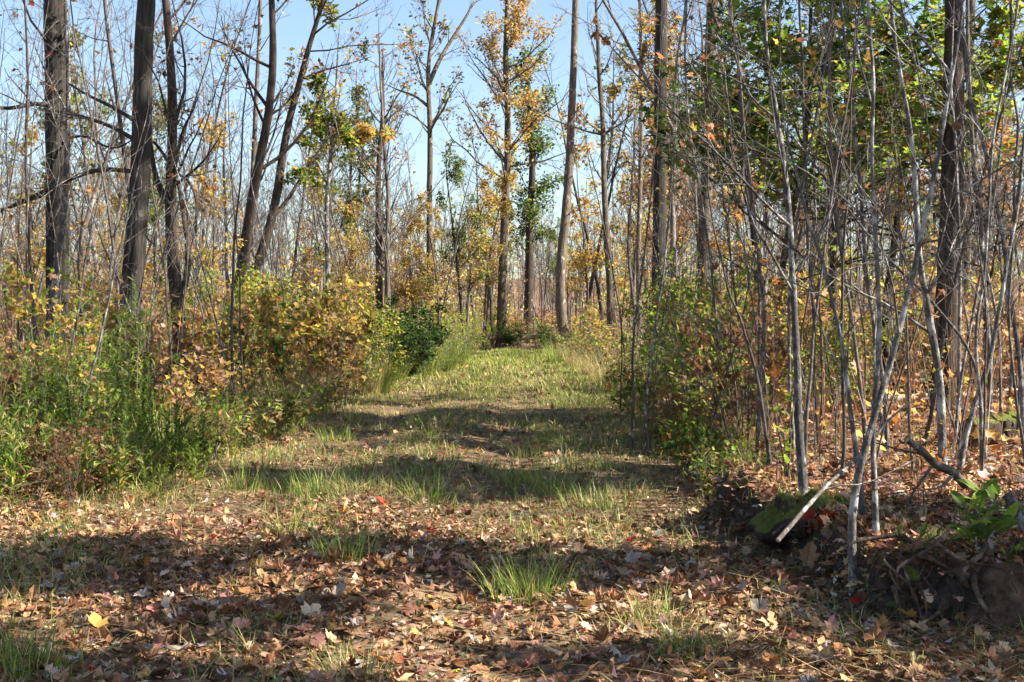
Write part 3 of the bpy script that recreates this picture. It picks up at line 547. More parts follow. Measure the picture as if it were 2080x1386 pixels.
VARS = {
 'bare grey': [variant(101, 12, .075, 20, 2.3, .35, 'bark_far'), variant(102, 13, .085, 22, 2.6, .4, 'bark_far', fork=True), variant(103, 10, .05, 22, 1.8, .3, 'bark_tan'), variant(104, 14, .10, 18, 2.8, .45, 'bark_grey'), variant(111, 11, .06, 22, 2.0, .25, 'bark_far', lean=.12)],
 'pale bare': [variant(105, 11, .06, 20, 1.8, .35, 'bark_pale'), variant(106, 9, .045, 18, 1.6, .3, 'bark_pale', lean=.1)],
 'yellow-leaved': [variant(107, 9, .08, 20, 2.0, .25, 'bark_tan', 1500, ('yellow', 'gold', 'ygreen', 'tan', 'pale'), (3, 2, 3, 3, 1)), variant(112, 7, .06, 18, 1.7, .2, 'bark_far', 1200, ('yellow', 'gold', 'orange', 'lime'), (4, 3, 2, 1))],
 'rust-leaved': [variant(108, 8, .07, 20, 1.8, .25, 'bark_brown', 1200, ('orange', 'rust', 'tan', 'gold'), (3, 3, 2, 2))],
 'green-leaved': [variant(109, 10, .10, 22, 1.9, .3, 'bark_brown', 2400, ('green', 'olive', 'dark', 'ygreen'), (4, 3, 2, 2), lshape=.35), variant(113, 11, .10, 22, 2.1, .3, 'bark_far', 1500, ('olive', 'ygreen', 'green', 'tan'), (3, 3, 2, 2))],
}
MARKS = [(113, 'the leftmost thick trunk'), (285, 'the second thick trunk'), (355, 'the dark forked trunk'), (520, 'the leaning dark trunks'), (668, 'the slim white-barked tree'), (787, 'the straight grey tree'),
         (872, 'the tall forked trunk'), (1028, 'the airy orange tree'), (1076, 'the tufted green tree'), (1150, 'the curved trunk'), (1236, 'the tall slim tan tree'), (1340, 'the thick dark trunk'), (1440, 'the paler thick trunk'), (1610, 'the tallest spotted sapling'), (1775, 'the banded sapling'), (1928, 'the shaggy trunk')]
ORD = ['first', 'second', 'third', 'fourth', 'fifth', 'sixth', 'seventh', 'eighth', 'ninth', 'tenth', 'eleventh', 'twelfth', 'thirteenth', 'fourteenth', 'fifteenth', 'sixteenth', 'seventeenth', 'eighteenth', 'nineteenth', 'twentieth'] + [f'number {k}' for k in range(21, 60)]
def place_phrase(px):
    prev = None
    for x, n in MARKS:
        if px < x: return ('left of ' + n) if prev is None else ('right of ' + prev)
        prev = n
    return 'right of ' + prev
def number_labels(items, noun):
    """items: (obj, look, px); looks alike in the same gap are told apart by order from the left"""
    by = {}
    for o, look, px in items: by.setdefault((look, place_phrase(px)), []).append((px, o))
    for (look, ph), L in by.items():
        L.sort(key=lambda a: a[0])
        for i, (px, o) in enumerate(L):
            o['label'] = f'{look} {noun} {ph}' + ('' if len(L) == 1 else f', {ORD[min(i, 50)]} of {len(L)} from left')
rg = np.random.default_rng(77)
items = []
def put_tree(kind, px, d, scale, vi=None):
    vs_, H = VARS[kind][(vi if vi is not None else rg.integers(0, 99)) % len(VARS[kind])]
    b = at(px, 640, d); x, y = b[0], d; s = scale
    o = thing('forest_tree', '', 'tree', (x, y, float(G(x, y))), rg.uniform(0, 6.28), 'trees of the woods behind', s)
    o.rotation_euler = (rg.normal() * .03, rg.normal() * .05, rg.uniform(0, 6.28))
    c = None
    for n, me in vs_: c = link(n, me, c if n == 'foliage' else o)
    depth = 'far' if d > 48 else 'mid-distance' if d > 30 else 'nearer'
    items.append((o, f'{depth} {kind}', px))
def strat(a, b, n): return np.linspace(a, b, n) + rg.uniform(-.45, .45, n) * (b - a) / n
kinds = list(VARS)
for px in strat(-60, 480, 13): put_tree(kinds[rg.choice(5, p=[.68, .10, .10, .03, .09])], px, rg.uniform(24, 42), rg.uniform(.55, .85))
for px in strat(-40, 700, 26): put_tree(kinds[rg.choice(5, p=[.64, .06, .14, .04, .12])], px, rg.uniform(44, 74), rg.uniform(.7, 1.0))
for px in strat(560, 1000, 16): put_tree(kinds[rg.choice(5, p=[.44, .08, .28, .08, .12])], px, rg.uniform(40, 60), rg.uniform(.45, .75))
for px in strat(700, 1330, 34): put_tree(kinds[rg.choice(5, p=[.56, .07, .2, .07, .1])], px, rg.uniform(58, 90), rg.uniform(.65, .95))
for px in strat(1180, 1480, 12): put_tree(kinds[rg.choice(5, p=[.6, .1, .1, .1, .1])], px, rg.uniform(40, 60), rg.uniform(.8, 1.15))
for px in strat(1330, 2140, 15): put_tree(kinds[rg.choice(5, p=[.7, .1, .07, .05, .08])], px, rg.uniform(20, 40), rg.uniform(.6, 1.0))
for px in strat(1300, 2140, 24): put_tree(kinds[rg.choice(5, p=[.6, .1, .1, .1, .1])], px, rg.uniform(40, 70), rg.uniform(.8, 1.2))
for px, d, s in ((215, 40, 1.0), (180, 52, 1.15), (660, 46, .95), (700, 52, 1.0), (1000, 62, .8)): put_tree('green-leaved', px, d, s)
for px, d, s in ((745, 36, .62), (840, 44, .6), (940, 44, .7), (985, 52, .9), (720, 40, .6), (900, 40, .55), (1275, 52, 1.25), (1320, 48, 1.1)): put_tree('yellow-leaved', px, d, s)
number_labels(items, 'tree')

# far-off wood: one mass
mb = MB(); rg = np.random.default_rng(5); K = 950
d = rg.uniform(75, 190, K); px = rg.uniform(-150, 2230, K); x = (px - CX) / F * d
H = rg.uniform(7, 13, K) * np.interp(px, [650, 850, 1250, 1400], [1.1, .75, .75, 1.1]) * (d / 110) ** .35; b = np.stack([x, d, G(x, d) - .2], 1)
P = grow(b, np.array([[0, 0, 1.]]) + rg.normal(size=(K, 3)) * .05, H, 6, .06, .05, rg); R_ = taper(K, 6, rg.uniform(.035, .10, K), np.full(K, .015))
bc = np.array([.135, .115, .10]) * np.exp(rg.normal(size=(K, 1)) * .3); mb.tubes(P, R_, 4, col=bc)
st, dr, r, t, ix = spawn(P, R_, 12, .25, 1, .75, rg); l = H[ix] * rg.uniform(.1, .22, len(t)); P1 = grow(st, dr, l, 3, .15, .15, rg); R1 = taper(len(t), 3, np.full(len(t), .025), np.full(len(t), .01)); mb.tubes(P1, R1, 3, col=bc[ix])
st, dr, r, t, i2 = spawn(P1, R1, 3, .2, 1, .7, rg); P2 = grow(st, dr, l[i2] * .5, 2, .1, .1, rg); mb.tubes(P2, taper(len(t), 2, np.full(len(t), .012), np.full(len(t), .006)), 3, col=bc[ix[i2]])
K = 30000; d = rg.uniform(58, 120, K); px = rg.uniform(-100, 2200, K); x = (px - CX) / F * d; z = np.abs(rg.normal(size=K)) * 2.6 + .3
k_ = (np.sin(px * .021) + np.sin(px * .0093 + d * .11 + 1) + np.sin(z * 1.1 + px * .013)) > -.3; x, d, z = x[k_], d[k_], z[k_]; K = len(x)
mb.leaves(DIAM, np.stack([x, d, G(x, d) + z], 1), rot_rand(K, .7, rg), rg.uniform(.12, .26, K), pal(('ygreen', 'tan', 'gold', 'yellow', 'lime', 'pale'), K, rg, (4, 4, 2, 2, 2, 1)), rg=rg)
far = link('far_woods', mb.mesh('far_woods', M['litter'])); far['kind'] = 'stuff'; far['label'] = 'grey mass of bare far woods'; far['category'] = 'woods'
print('T trees', time.time() - T0)

# ------------------------------------------------------------------ logs, stumps, sticks, earth
def blob(mb, c, rad, seed, nu=40, nv=18, amp=.16, vlo=-.35, m=0, freq=3.0, groove=0):
    rg = np.random.default_rng(seed); u = np.linspace(0, 2 * math.pi, nu, endpoint=False); v = np.linspace(vlo * math.pi, math.pi / 2 - .02, nv)
    U, Vv = np.meshgrid(u, v); D = np.stack([np.cos(Vv) * np.cos(U), np.cos(Vv) * np.sin(U), np.sin(Vv)], -1)
    r = np.ones(U.shape)
    for k in range(10):
        w_ = rg.normal(size=3) * freq * (1 + k * .45); r = r + amp / (1 + k * .5) * np.sin(D @ w_ + rg.uniform(0, 6))
    if groove: r = r * (1 + groove * np.sin(U * 9 + 2 * np.sin(U * 2)) * np.cos(Vv))
    Pv = np.asarray(c) + D * r[..., None] * np.asarray(rad)
    i = np.arange(nv - 1)[:, None] * nu; j = np.arange(nu)[None]; j2 = (j + 1) % nu
    q = np.stack(np.broadcast_arrays(i + j, i + j2, i + nu + j2, i + nu + j), -1).reshape(-1, 4)
    mb.add(Pv.reshape(-1, 3), quads=q, m=m); return Pv.reshape(-1, 3)
def fuzz(pts, K, ln, cols, wts, rg, parent, base, wid=.003, name='moss'):
    mb = MB(); ix = rg.integers(0, len(pts), K); b = pts[ix] + rg.normal(size=(K, 3)) * .012
    mb.blades(b, rg.uniform(0, 6.28, K), rg.uniform(.4, 1.3, K) * ln, np.full(K, wid), rg.uniform(.2, 1.4, K), pal(cols, K, rg, wts), 2, rg.uniform(0, 1, K), rg=rg)
    o = link(name, mb.mesh(name, M['grass'], False, base), parent); o['kind'] = 'stuff'
rg = np.random.default_rng(21)
b = ground_at(1640, 1075); st = thing('mossy_stump', 'low moss-covered stump on the trail edge before the tallest spotted sapling', 'stump', b)
mb = MB(); pts = blob(mb, b + np.array([-.02, .12, .0]), (.21, .17, .16), 4, 60, 28, .13); pts = np.vstack([pts, blob(mb, b + np.array([.13, .14, .0]), (.15, .14, .13), 5, 50, 24, .16)])
link('wood', mb.mesh('wood', M['mossy'], True, b), st); pts = pts[(pts[:, 2] > b[2] + .02) & (np.sin(pts[:, 0] * 31 + 1) + np.sin(pts[:, 1] * 27) + np.sin(pts[:, 2] * 35 + pts[:, 0] * 20) > -.5)]
fuzz(pts, 2200, .022, ('olive', 'ygreen', 'grass', 'umber', 'brown'), (4, 2, 1, 1, 1), rg, st, b)
mb = MB()
for k in range(7):
    a = rg.uniform(2.6, 6.6); s0 = b + np.array([.05, .12, .06]); e = s0 + np.array([math.cos(a), math.sin(a), -.25]) * rg.uniform(.25, .4); P, _ = smooth_path([s0, (s0 + e) / 2 + rg.normal(size=3) * .03, e], 8); mb.tubes(P, np.linspace(.035, .008, 8), 6, .1)
rt = link('roots', mb.mesh('roots', M['rotten'], True, b), st)
b = ground_at(1960, 1225); b[1] += .1; b[2] = .05; st = thing('rotten_stump', 'big rotten moss-topped stump with splayed roots in the right corner', 'stump', b)
mb = MB(); pts = blob(mb, b + np.array([.10, .22, .03]), (.30, .24, .2), 8, 120, 40, .07, groove=.06, freq=4); pts = np.vstack([pts, blob(mb, b + np.array([-.12, .12, .0]), (.2, .16, .20), 9, 110, 36, .09, groove=.10, freq=4)])
link('wood', mb.mesh('wood', M['mossy'], True, b), st); p2 = pts[pts[:, 2] > b[2] + .2]; fuzz(p2, 2500, .02, ('olive', 'ygreen', 'grass'), (4, 2, 1), rg, st, b)
mb = MB()
for k in range(70):
    a = rg.uniform(3.0, 6.2); s0 = b + np.array([rg.uniform(-.3, .42), rg.uniform(-.06, .1), rg.uniform(.02, .30)]); L_ = rg.uniform(.12, .3); e = s0 + np.array([math.cos(a) * L_, -abs(math.sin(a)) * L_, -rg.uniform(.05, .22)])
    P, _ = smooth_path([s0, (s0 + e) / 2 + rg.normal(size=3) * .04, e, e + rg.normal(size=3) * .04 - np.array([0, 0, .04])], 9); mb.tubes(P, np.linspace(rg.uniform(.005, .022), .002, 9), 5, .12)
link('roots', mb.mesh('roots', M['rotten'], True, b), st)
mb = MB(); ix = rg.integers(0, len(pts), 900); q_ = pts[ix]; q_ = q_[q_[:, 1] < b[1] + .25]; K = len(q_); dr_ = np.stack([rg.normal(size=K) * .5, -np.ones(K) * .45, -np.ones(K)], 1)
mb.tubes(grow(q_ + np.array([0, -.005, 0]), dr_, rg.uniform(.03, .12, K), 4, .35, -.05, rg), taper(K, 4, rg.uniform(.0012, .004, K), np.full(K, .0008)), 3); f_ = link('fibres', mb.mesh('fibres', M['rotten'], False, b), st); f_['kind'] = 'stuff'
mes = []
for k in range(6):
    m2 = MB(); m2.leaves(MAPLE if k % 2 else OAK, np.array([[0, -.03, 0.]]), rot_rand(1, .2, rg), np.array([rg.uniform(.05, .08)]), np.array([[.3, .2, .1]]), curl=np.array([rg.uniform(-1, 1)]), rg=rg, vary=.8); mes.append(m2.mesh('leaf', M['fallen']))
for p in pts[rg.integers(0, len(pts), 90)]:
    if p[2] > b[2] - .02: l = link('leaf', mes[rg.integers(0, 6)], st, p - b + np.array([0, -.012, .012])); l.rotation_euler = (rg.normal() * .5 + .3, rg.normal() * .4, rg.uniform(0, 6.28))
def log(name, label, cat, pts, d, w0, w1, mat, dd=0, n=24, sides=14, rough=.05, on_ground=True, branch=0, seed=1, ends='deadwood', lift=0.):
    rg = np.random.default_rng(seed); f = d / F / 2
    W = np.array([at(p[0], p[1], d + dd * i / (len(pts) - 1)) for i, p in enumerate(pts)])
    if on_ground: W[:, 2] = G(W[:, 0], W[:, 1]) + (w0 + w1) / 2 * f * .7 + lift
    P, t = smooth_path(W, n); Rr = (w0 + (w1 - w0) * t) * f; base = P[0].copy(); base[2] = G(base[0], base[1])
    o = thing(name, label, cat, base); mb = MB(); mb.tubes(P, Rr, sides, rough, rg=rg)
    if branch: crownwood(mb, P, Rr, rg, branch, .2, .95, .5, .9, 2, 0, .02, .12, .003, trunk=mb)
    link('wood', mb.mesh('wood', M[mat], True, base), o)
    for i in (0, -1):
        eb = MB(); T = nrm(P[i] - P[1 if i == 0 else -2]); A = nrm(np.cross(T, [.1, .2, 1])); B = np.cross(T, A); an = np.arange(10) * .6283
        ring = P[i] + (np.cos(an)[:, None] * A + np.sin(an)[:, None] * B) * Rr[i] * .97 - T * .004
        eb.add(np.vstack([P[i] + T * Rr[i] * .12, ring]), tris=[[0, 1 + k, 1 + (k + 1) % 10] for k in range(10)])
        link('cut_end', eb.mesh('cut_end', M[ends], False, base), o)
    return o
log('fallen_log', 'bleached barkless log lying under the shaggy trunk', 'log', [(1800, 790), (1880, 789), (1960, 791), (2060, 797), (2110, 800)], 13.2, 17, 13, 'deadwood', .6, seed=71, branch=4, lift=.05)
log('fallen_log', 'grey log slanting down right behind the bleached one', 'log', [(1825, 735), (1880, 750), (1960, 768), (2060, 780), (2120, 790)], 14.6, 13, 18, 'bark_stem', -.3, seed=72, branch=4, lift=.12)
log('fallen_log', 'thick dark rotting log with moss on top at the right edge', 'log', [(1965, 880), (2020, 870), (2080, 855), (2160, 840)], 9.4, 62, 74, 'mossy_log', .5, sides=20, rough=.07, seed=73, ends='rotten')
log('fallen_log', 'long dark log lying across the far end of the trail', 'log', [(955, 680), (1010, 678), (1060, 678), (1118, 680)], 46.5, 13, 11, 'rotten', .5, seed=74, branch=3, ends='rotten', lift=.32)
log('log_end', 'short dark log end poking from the left weeds onto the trail', 'log', [(800, 758), (830, 757), (856, 758)], 26.5, 26, 28, 'mossy_log', -.25, n=12, sides=16, seed=75, ends='rotten')
log('broken_branch', 'thick broken brown branch jutting up left before the pale saplings', 'branch', [(1960, 985), (1935, 958), (1900, 945), (1875, 918), (1842, 893)], 6.6, 19, 13, 'bark_dark', -.2, on_ground=False, seed=76, branch=3)
log('broken_branch', 'grey lichen-spotted branch at the right edge above the rotten stump', 'branch', [(2110, 1110), (2075, 1050), (2045, 1005)], 5.6, 32, 22, 'bark_stem', .1, n=14, on_ground=False, seed=77)
log('fallen_stick', 'pale straight stick leaning down left across the mossy stump', 'stick', [(1579, 1099), (1637, 1032), (1680, 985), (1734, 938), (1780, 884), (1805, 852), (1848, 818)], 5.2, 10, 5, 'bark_stem', .9, sides=8, on_ground=False, seed=78, branch=4)
log('fallen_stick', 'thin bare stick lying on the trail beside the dark log end', 'stick', [(818, 766), (850, 768), (885, 770)], 25, 5, 3, 'deadwood', -.2, n=10, sides=6, seed=79)

# ------------------------------------------------------------------ shrubs, weeds, thin saplings
def bush_var(seed, H, W_, cols, wts, K, size, tpl=MAPLE_S, stems=9, tilt=.6, mat='bark_stem', curl=.25, low=.12, layer=False):
    rg = np.random.default_rng(seed); tk, lf = MB(), MB()
    az = rg.uniform(0, 6.28, stems); rr = rg.uniform(0, .12, stems) * W_; st = np.stack([np.cos(az) * rr, np.sin(az) * rr, np.full(stems, -.05)], 1)
    sp_ = rg.uniform(.1, .55, stems) * W_ / H; dr = np.stack([np.cos(az) * sp_, np.sin(az) * sp_, np.ones(stems)], 1)
    ln = H * rg.uniform(.65, 1.05, stems); P = grow(st, dr, ln, 9, .08, .01, rg); Rr = taper(stems, 9, rg.uniform(.004, .011, stems) * H ** .5, np.full(stems, .002)); tk.tubes(P, Rr, 5)
    s1, d1, r1, t1, ix = spawn(P, Rr, 9, low, 1, .8, rg, .3); l1 = ln[ix] * rg.uniform(.14, .38, len(t1)) * (1.15 - .6 * t1); P1 = grow(s1, d1, l1, 4, .12, .02, rg); tk.tubes(P1, taper(len(t1), 4, np.minimum(r1 * .6, .005), np.full(len(t1), .0012)), 3)
    s2, d2, r2, t2, i2 = spawn(P1, taper(len(t1), 4, np.full(len(t1), .003), np.full(len(t1), .001)), 3, .2, 1, .7, rg, .3); P2 = grow(s2, d2, l1[i2] * .5, 3, .1, 0, rg); tk.tubes(P2, np.full((len(t2), 3), .0011), 3)
    hang_leaves(lf, [P1, P2], K, size, cols, wts, rg, tpl, tilt, .04, None, curl)
    return [('stems', tk.mesh('stems', M[mat], True)), ('foliage', lf.mesh('foliage', M['leaf']))]
def weed_var(seed, H, cols, wts, stems=5, size=.10):
    rg = np.random.default_rng(seed); tk, lf = MB(), MB()
    az = rg.uniform(0, 6.28, stems); st = np.stack([np.cos(az) * .06, np.sin(az) * .06, np.full(stems, -.03)], 1) * rg.uniform(.2, 1.4, (stems, 1)); st[:, 2] = -.03
    dr = np.stack([np.cos(az) * .18, np.sin(az) * .18, np.ones(stems)], 1); ln = H * rg.uniform(.6, 1.05, stems); P = grow(st, dr, ln, 10, .05, -.01, rg)
    tk.tubes(P, taper(stems, 10, np.full(stems, .0035), np.full(stems, .0012)), 4, col=np.tile(PALETTE['olive'], (stems, 1)))
    per = int(38 * H); s1, d1, r1, t1, ix = spawn(P, np.full((stems, 10), .003), per, .18, 1, 1.0, rg)
    K = len(s1); ydir = d1; ydir[:, 2] += .15; ydir = nrm(ydir); zx = nrm(np.cross(ydir, np.broadcast_to([0, 0, 1.], ydir.shape))); zz = np.cross(zx, ydir)
    rot = np.stack([zx, ydir, zz], -1); sz = size * rg.uniform(.6, 1.2, K) * (1.25 - .75 * t1)
    c = pal(cols, K, rg, wts); c = np.where((t1 < .35)[:, None] & (rg.random(K) < .5)[:, None], pal(('hay', 'brown', 'yellow'), K, rg), c)
    lf.leaves(LANCE, s1, rot, sz, c, curl=-np.abs(rg.normal(size=K)) * .35, rg=rg)
    return [('stems', tk.mesh('stems', M['grass'], True)), ('foliage', lf.mesh('foliage', M['leaf']))]
def tuss_var(seed, H, cols, wts, K=130, spread=.2, width=.006, bend=1.3):
    rg = np.random.default_rng(seed); mb = MB(); a = rg.uniform(0, 6.28, K); r = np.sqrt(rg.random(K)) * spread
    b_ = np.stack([np.cos(a) * r, np.sin(a) * r, np.full(K, -.015)], 1)
    mb.blades(b_, a + rg.normal(size=K) * .7, H * rg.uniform(.45, 1.1, K), width * rg.uniform(.6, 1.2, K), rg.uniform(.2, 1, K) * bend, pal(cols, K, rg, wts), 4, rg.uniform(.02, .45, K), rg=rg)
    return mb.mesh('grass_tussock', M['grass'])
BUSH = {
 'gold and orange': [bush_var(201, 1.4, 1.3, ('gold', 'orange', 'ygreen', 'olive', 'yellow', 'rust', 'green'), (3, 1.5, 3, 3, 2, 1, 2), 780, .085), bush_var(202, 1.5, 1.4, ('gold', 'yellow', 'orange', 'olive', 'tan', 'ygreen'), (3, 3, 1, 3, 2, 3), 780, .085)],
 'yellow-green': [bush_var(203, 1.4, 1.2, ('lime', 'ygreen', 'yellow', 'green'), (4, 4, 2, 1), 950, .07, OVAL), bush_var(204, 1.5, 1.3, ('lime', 'ygreen', 'gold', 'green', 'tan'), (3, 4, 2, 2, 1), 950, .07, OVAL)],
 'dark green': [bush_var(205, 1.3, 1.3, ('dark', 'green', 'dark', 'olive'), (4, 3, 3, 1), 1900, .09, OVAL)],
 'leafy green': [bush_var(206, 1.7, 1.3, ('green', 'lime', 'ygreen', 'hay'), (1.5, 5, 4, 1), 700, .07, OVAL), bush_var(207, 1.6, 1.5, ('green', 'lime', 'ygreen', 'gold'), (1.5, 5, 3, 1), 650, .075, OVAL), bush_var(214, 1.1, 1.2, ('green', 'grass', 'lime', 'hay'), (1.5, 3, 5, 1), 700, .06, OVAL)],
 'dead brown': [bush_var(208, 1.6, 1.0, ('brown', 'rust', 'umber', 'brown'), (4, 2, 3, 2), 300, .09, OAK, 7, .9, 'bark_dark', .8), bush_var(209, 1.2, 1.0, ('brown', 'umber', 'pinkish'), (4, 3, 1), 260, .085, OAK, 7, .9, 'bark_stem', .8)],
 'sparse orange': [bush_var(210, 1.5, 1.4, ('orange', 'gold', 'tan', 'yellow', 'pinkish'), (1.5, 2, 4, 2, 2), 520, .09, MAPLE_S, 10), bush_var(211, 1.2, 1.3, ('tan', 'gold', 'pinkish', 'orange', 'pale'), (4, 2, 3, 1, 2), 480, .09, MAPLE_S, 10), bush_var(215, 1.8, 1.5, ('gold', 'yellow', 'lime', 'tan'), (2, 3, 3, 3), 560, .09, MAPLE_S, 10)],
 'low olive': [bush_var(212, .7, 1.0, ('olive', 'gold', 'lime', 'brown', 'hay'), (3, 2, 3, 2, 2), 430, .07, OVAL, 10), bush_var(213, .55, .9, ('green', 'lime', 'olive', 'orange'), (3, 4, 2, 1), 380, .07, MAPLE_S, 10)],
}
WEED = [weed_var(221, 1.25, ('green', 'lime', 'grass', 'dark'), (4, 2, 3, 2), 6, .11), weed_var(222, 1.0, ('green', 'grass', 'lime', 'dark'), (4, 3, 1.5, 2), 7, .10), weed_var(223, 1.4, ('lime', 'grass', 'green', 'hay'), (2, 2, 3, 2), 5, .12), weed_var(224, .7, ('grass', 'grassy', 'lime'), (3, 3, 2), 8, .09)]
TUSS = {'green': [tuss_var(231, .28, ('grass', 'grassy', 'lime', 'straw'), (3, 4, 1, 2)), tuss_var(232, .2, ('grass', 'grassy', 'green', 'hay'), (3, 4, 1, 2))],
        'mixed': [tuss_var(233, .22, ('grassy', 'hay', 'straw', 'grass'), (3, 3, 3, 2)), tuss_var(234, .17, ('hay', 'straw', 'grassy', 'grass'), (3, 3, 3, 2), 170, .3)],
        'tall straw': [tuss_var(235, 1.05, ('straw', 'hay', 'grassy', 'tan'), (4, 3, 2, 2), 260, .22, .007, 1.0)],
        'tall green': [tuss_var(236, .85, ('grassy', 'grass', 'lime', 'straw'), (4, 3, 2, 2), 300, .25, .008, 1.0)]}
rg = np.random.default_rng(55)
items = []
def put_parts(name, cat, parts, px, d, s, look, group, sink=0., sz=1.0):
    b = at(px, 640, d); x = b[0]; o = thing(name, '', cat, (x, d, float(G(x, d)) - sink), rg.uniform(0, 6.28), group, (s, s, s * sz))
    if isinstance(parts, list):
        c = None
        for n, me in parts: c = link(n, me, c if n == 'foliage' and False else o)
    else: link('blades', parts, o)
    items.append((o, look, px)); return o
def depthword(d): return 'nearest' if d < 9 else 'nearer' if d < 15 else 'farther' if d < 28 else 'far'
def put_bush(kind, px, d, s, sz=1.0):
    if 1235 < px < 1470 and d < 22: px += 32; sz *= 1.1
    if kind == 'gold and orange': sz *= 1.2
    put_parts('shrub', 'shrub', BUSH[kind][rg.integers(0, 9) % len(BUSH[kind])], px, d, s, f'{depthword(d)} {kind}', 'shrubs along the trail', 0, sz)
for k, px, d, s in (
  ('gold and orange', 590, 15.5, .85), ('gold and orange', 640, 17.5, 1.05), ('gold and orange', 690, 18.5, 1.1), ('gold and orange', 560, 19, 1.0), ('gold and orange', 660, 20.5, 1.1), ('gold and orange', 510, 17, .8), ('yellow-green', 735, 20, 1.05), ('yellow-green', 765, 22, 1.05), ('yellow-green', 715, 23, 1.15), ('low olive', 600, 14, 1.0), ('low olive', 655, 16.5, 1.0), ('dead brown', 690, 17.2, .7), ('low olive', 545, 13, 1.0), ('leafy green', 560, 16, .6),
  ('dark green', 805, 24.5, .95), ('dark green', 845, 25.5, .95), ('dark green', 825, 27, 1.15), ('leafy green', 880, 28, .8), ('leafy green', 905, 31, .8), ('yellow-green', 870, 33, 1.0), ('leafy green', 930, 35, .9), ('yellow-green', 960, 40, .9), ('leafy green', 950, 44.5, .9), ('leafy green', 985, 45, .8), ('yellow-green', 1005, 47, .9), ('dark green', 1035, 45.2, .7), ('leafy green', 1060, 45, .7), ('leafy green', 1090, 44.6, .75), ('dark green', 1115, 44.4, .7), ('sparse orange', 1100, 50, 1.0), ('sparse orange', 1060, 52, 1.0), ('low olive', 1140, 42, 1.3),
  ('sparse orange', 1180, 36, .9), ('low olive', 1170, 33, 1.4), ('leafy green', 1200, 31, .7), ('sparse orange', 1225, 27, .8), ('leafy green', 1250, 24, .8), ('leafy green', 1275, 20, .8), ('leafy green', 1310, 18, .8), ('leafy green', 1350, 15.5, .85), ('yellow-green', 1385, 14, .8), ('leafy green', 1410, 13, .95), ('leafy green', 1350, 18, 1.2), ('yellow-green', 1310, 21, 1.2), ('yellow-green', 1425, 12, .95), ('leafy green', 1400, 17, 1.2), ('dead brown', 1500, 10.4, .8), ('yellow-green', 1440, 11.5, .8),
  ('low olive', 1305, 13, .8), ('low olive', 1350, 11.4, .7), ('low olive', 1400, 10.2, .75), ('low olive', 1440, 9.2, .6), ('low olive', 1470, 8.8, .6), ('sparse orange', 1345, 12.2, .55), ('low olive', 1265, 16, 1.0), ('low olive', 1240, 20, 1.1),
  ('low olive', 30, 8.6, .9), ('dead brown', 70, 8.4, .45), ('dead brown', 150, 8.2, .4), ('low olive', 200, 8.8, .8), ('dead brown', 20, 9.6, .7), ('sparse orange', 330, 11.5, .7), ('low olive', 480, 12, 1.0), ('low olive', 420, 11, .9), ('dead brown', 380, 13, .8), ('sparse orange', 110, 11, .8), ('gold and orange', 430, 15, .7), ('sparse orange', 250, 13.5, .8)): put_bush(k, px, d, s)
for px in strat(-20, 560, 26): put_bush(['sparse orange', 'yellow-green', 'gold and orange', 'leafy green'][rg.choice(4, p=[.55, .2, .15, .1])], px, rg.uniform(19, 36), rg.uniform(.8, 1.5))
for px in strat(600, 1000, 10): put_bush(['sparse orange', 'yellow-green', 'gold and orange'][rg.choice(3, p=[.5, .25, .25])], px, rg.uniform(36, 60), rg.uniform(1.0, 1.6))
for px in strat(1000, 1330, 5): put_bush(['sparse orange', 'dead brown', 'yellow-green'][rg.choice(3, p=[.6, .2, .2])], px, rg.uniform(50, 66), rg.uniform(.8, 1.2))
for px in strat(1400, 2110, 40): put_bush(['sparse orange', 'gold and orange', 'yellow-green', 'leafy green'][rg.choice(4, p=[.66, .14, .12, .08])], px, rg.uniform(12.5, 26), rg.uniform(.6, 1.15))
for px, d, s in ((40, 10.5, 1.0), (200, 9.5, .95), (330, 12.5, .8)): put_bush('leafy green', px, d, s * .6)
number_labels(items, 'shrub')
items = []
for px in np.concatenate([strat(-40, 330, 26), strat(60, 460, 14), strat(-40, 200, 8)]):
    d = rg.uniform(8.4, 12.5); wi = rg.integers(0, 4); put_parts('tall_weed', 'weed', WEED[wi], px, d, rg.uniform(.65, 1.0), depthword(d) + [' upright', ' bushy', ' lanky', ' short'][wi] + ' green', 'tall weeds on the left bank')
for px, d, s in ((8, 7.4, .75), (-20, 7.8, .9), (250, 12.5, 1.25), (120, 11.8, 1.2), (400, 10.5, .7), (440, 12.3, .7), (780, 23, .8), (870, 26, .9), (905, 27, .8), (930, 29, .9), (860, 24, .7), (1290, 14.5, .8), (1440, 8.3, .5), (1545, 8.0, .45)): put_parts('tall_weed', 'weed', WEED[rg.integers(0, 4)], px, d, s, depthword(d) + ' narrow-leaved', 'tall weeds on the left bank' if px < 600 else 'weeds beside the trail')
number_labels(items, 'weed')
items = []
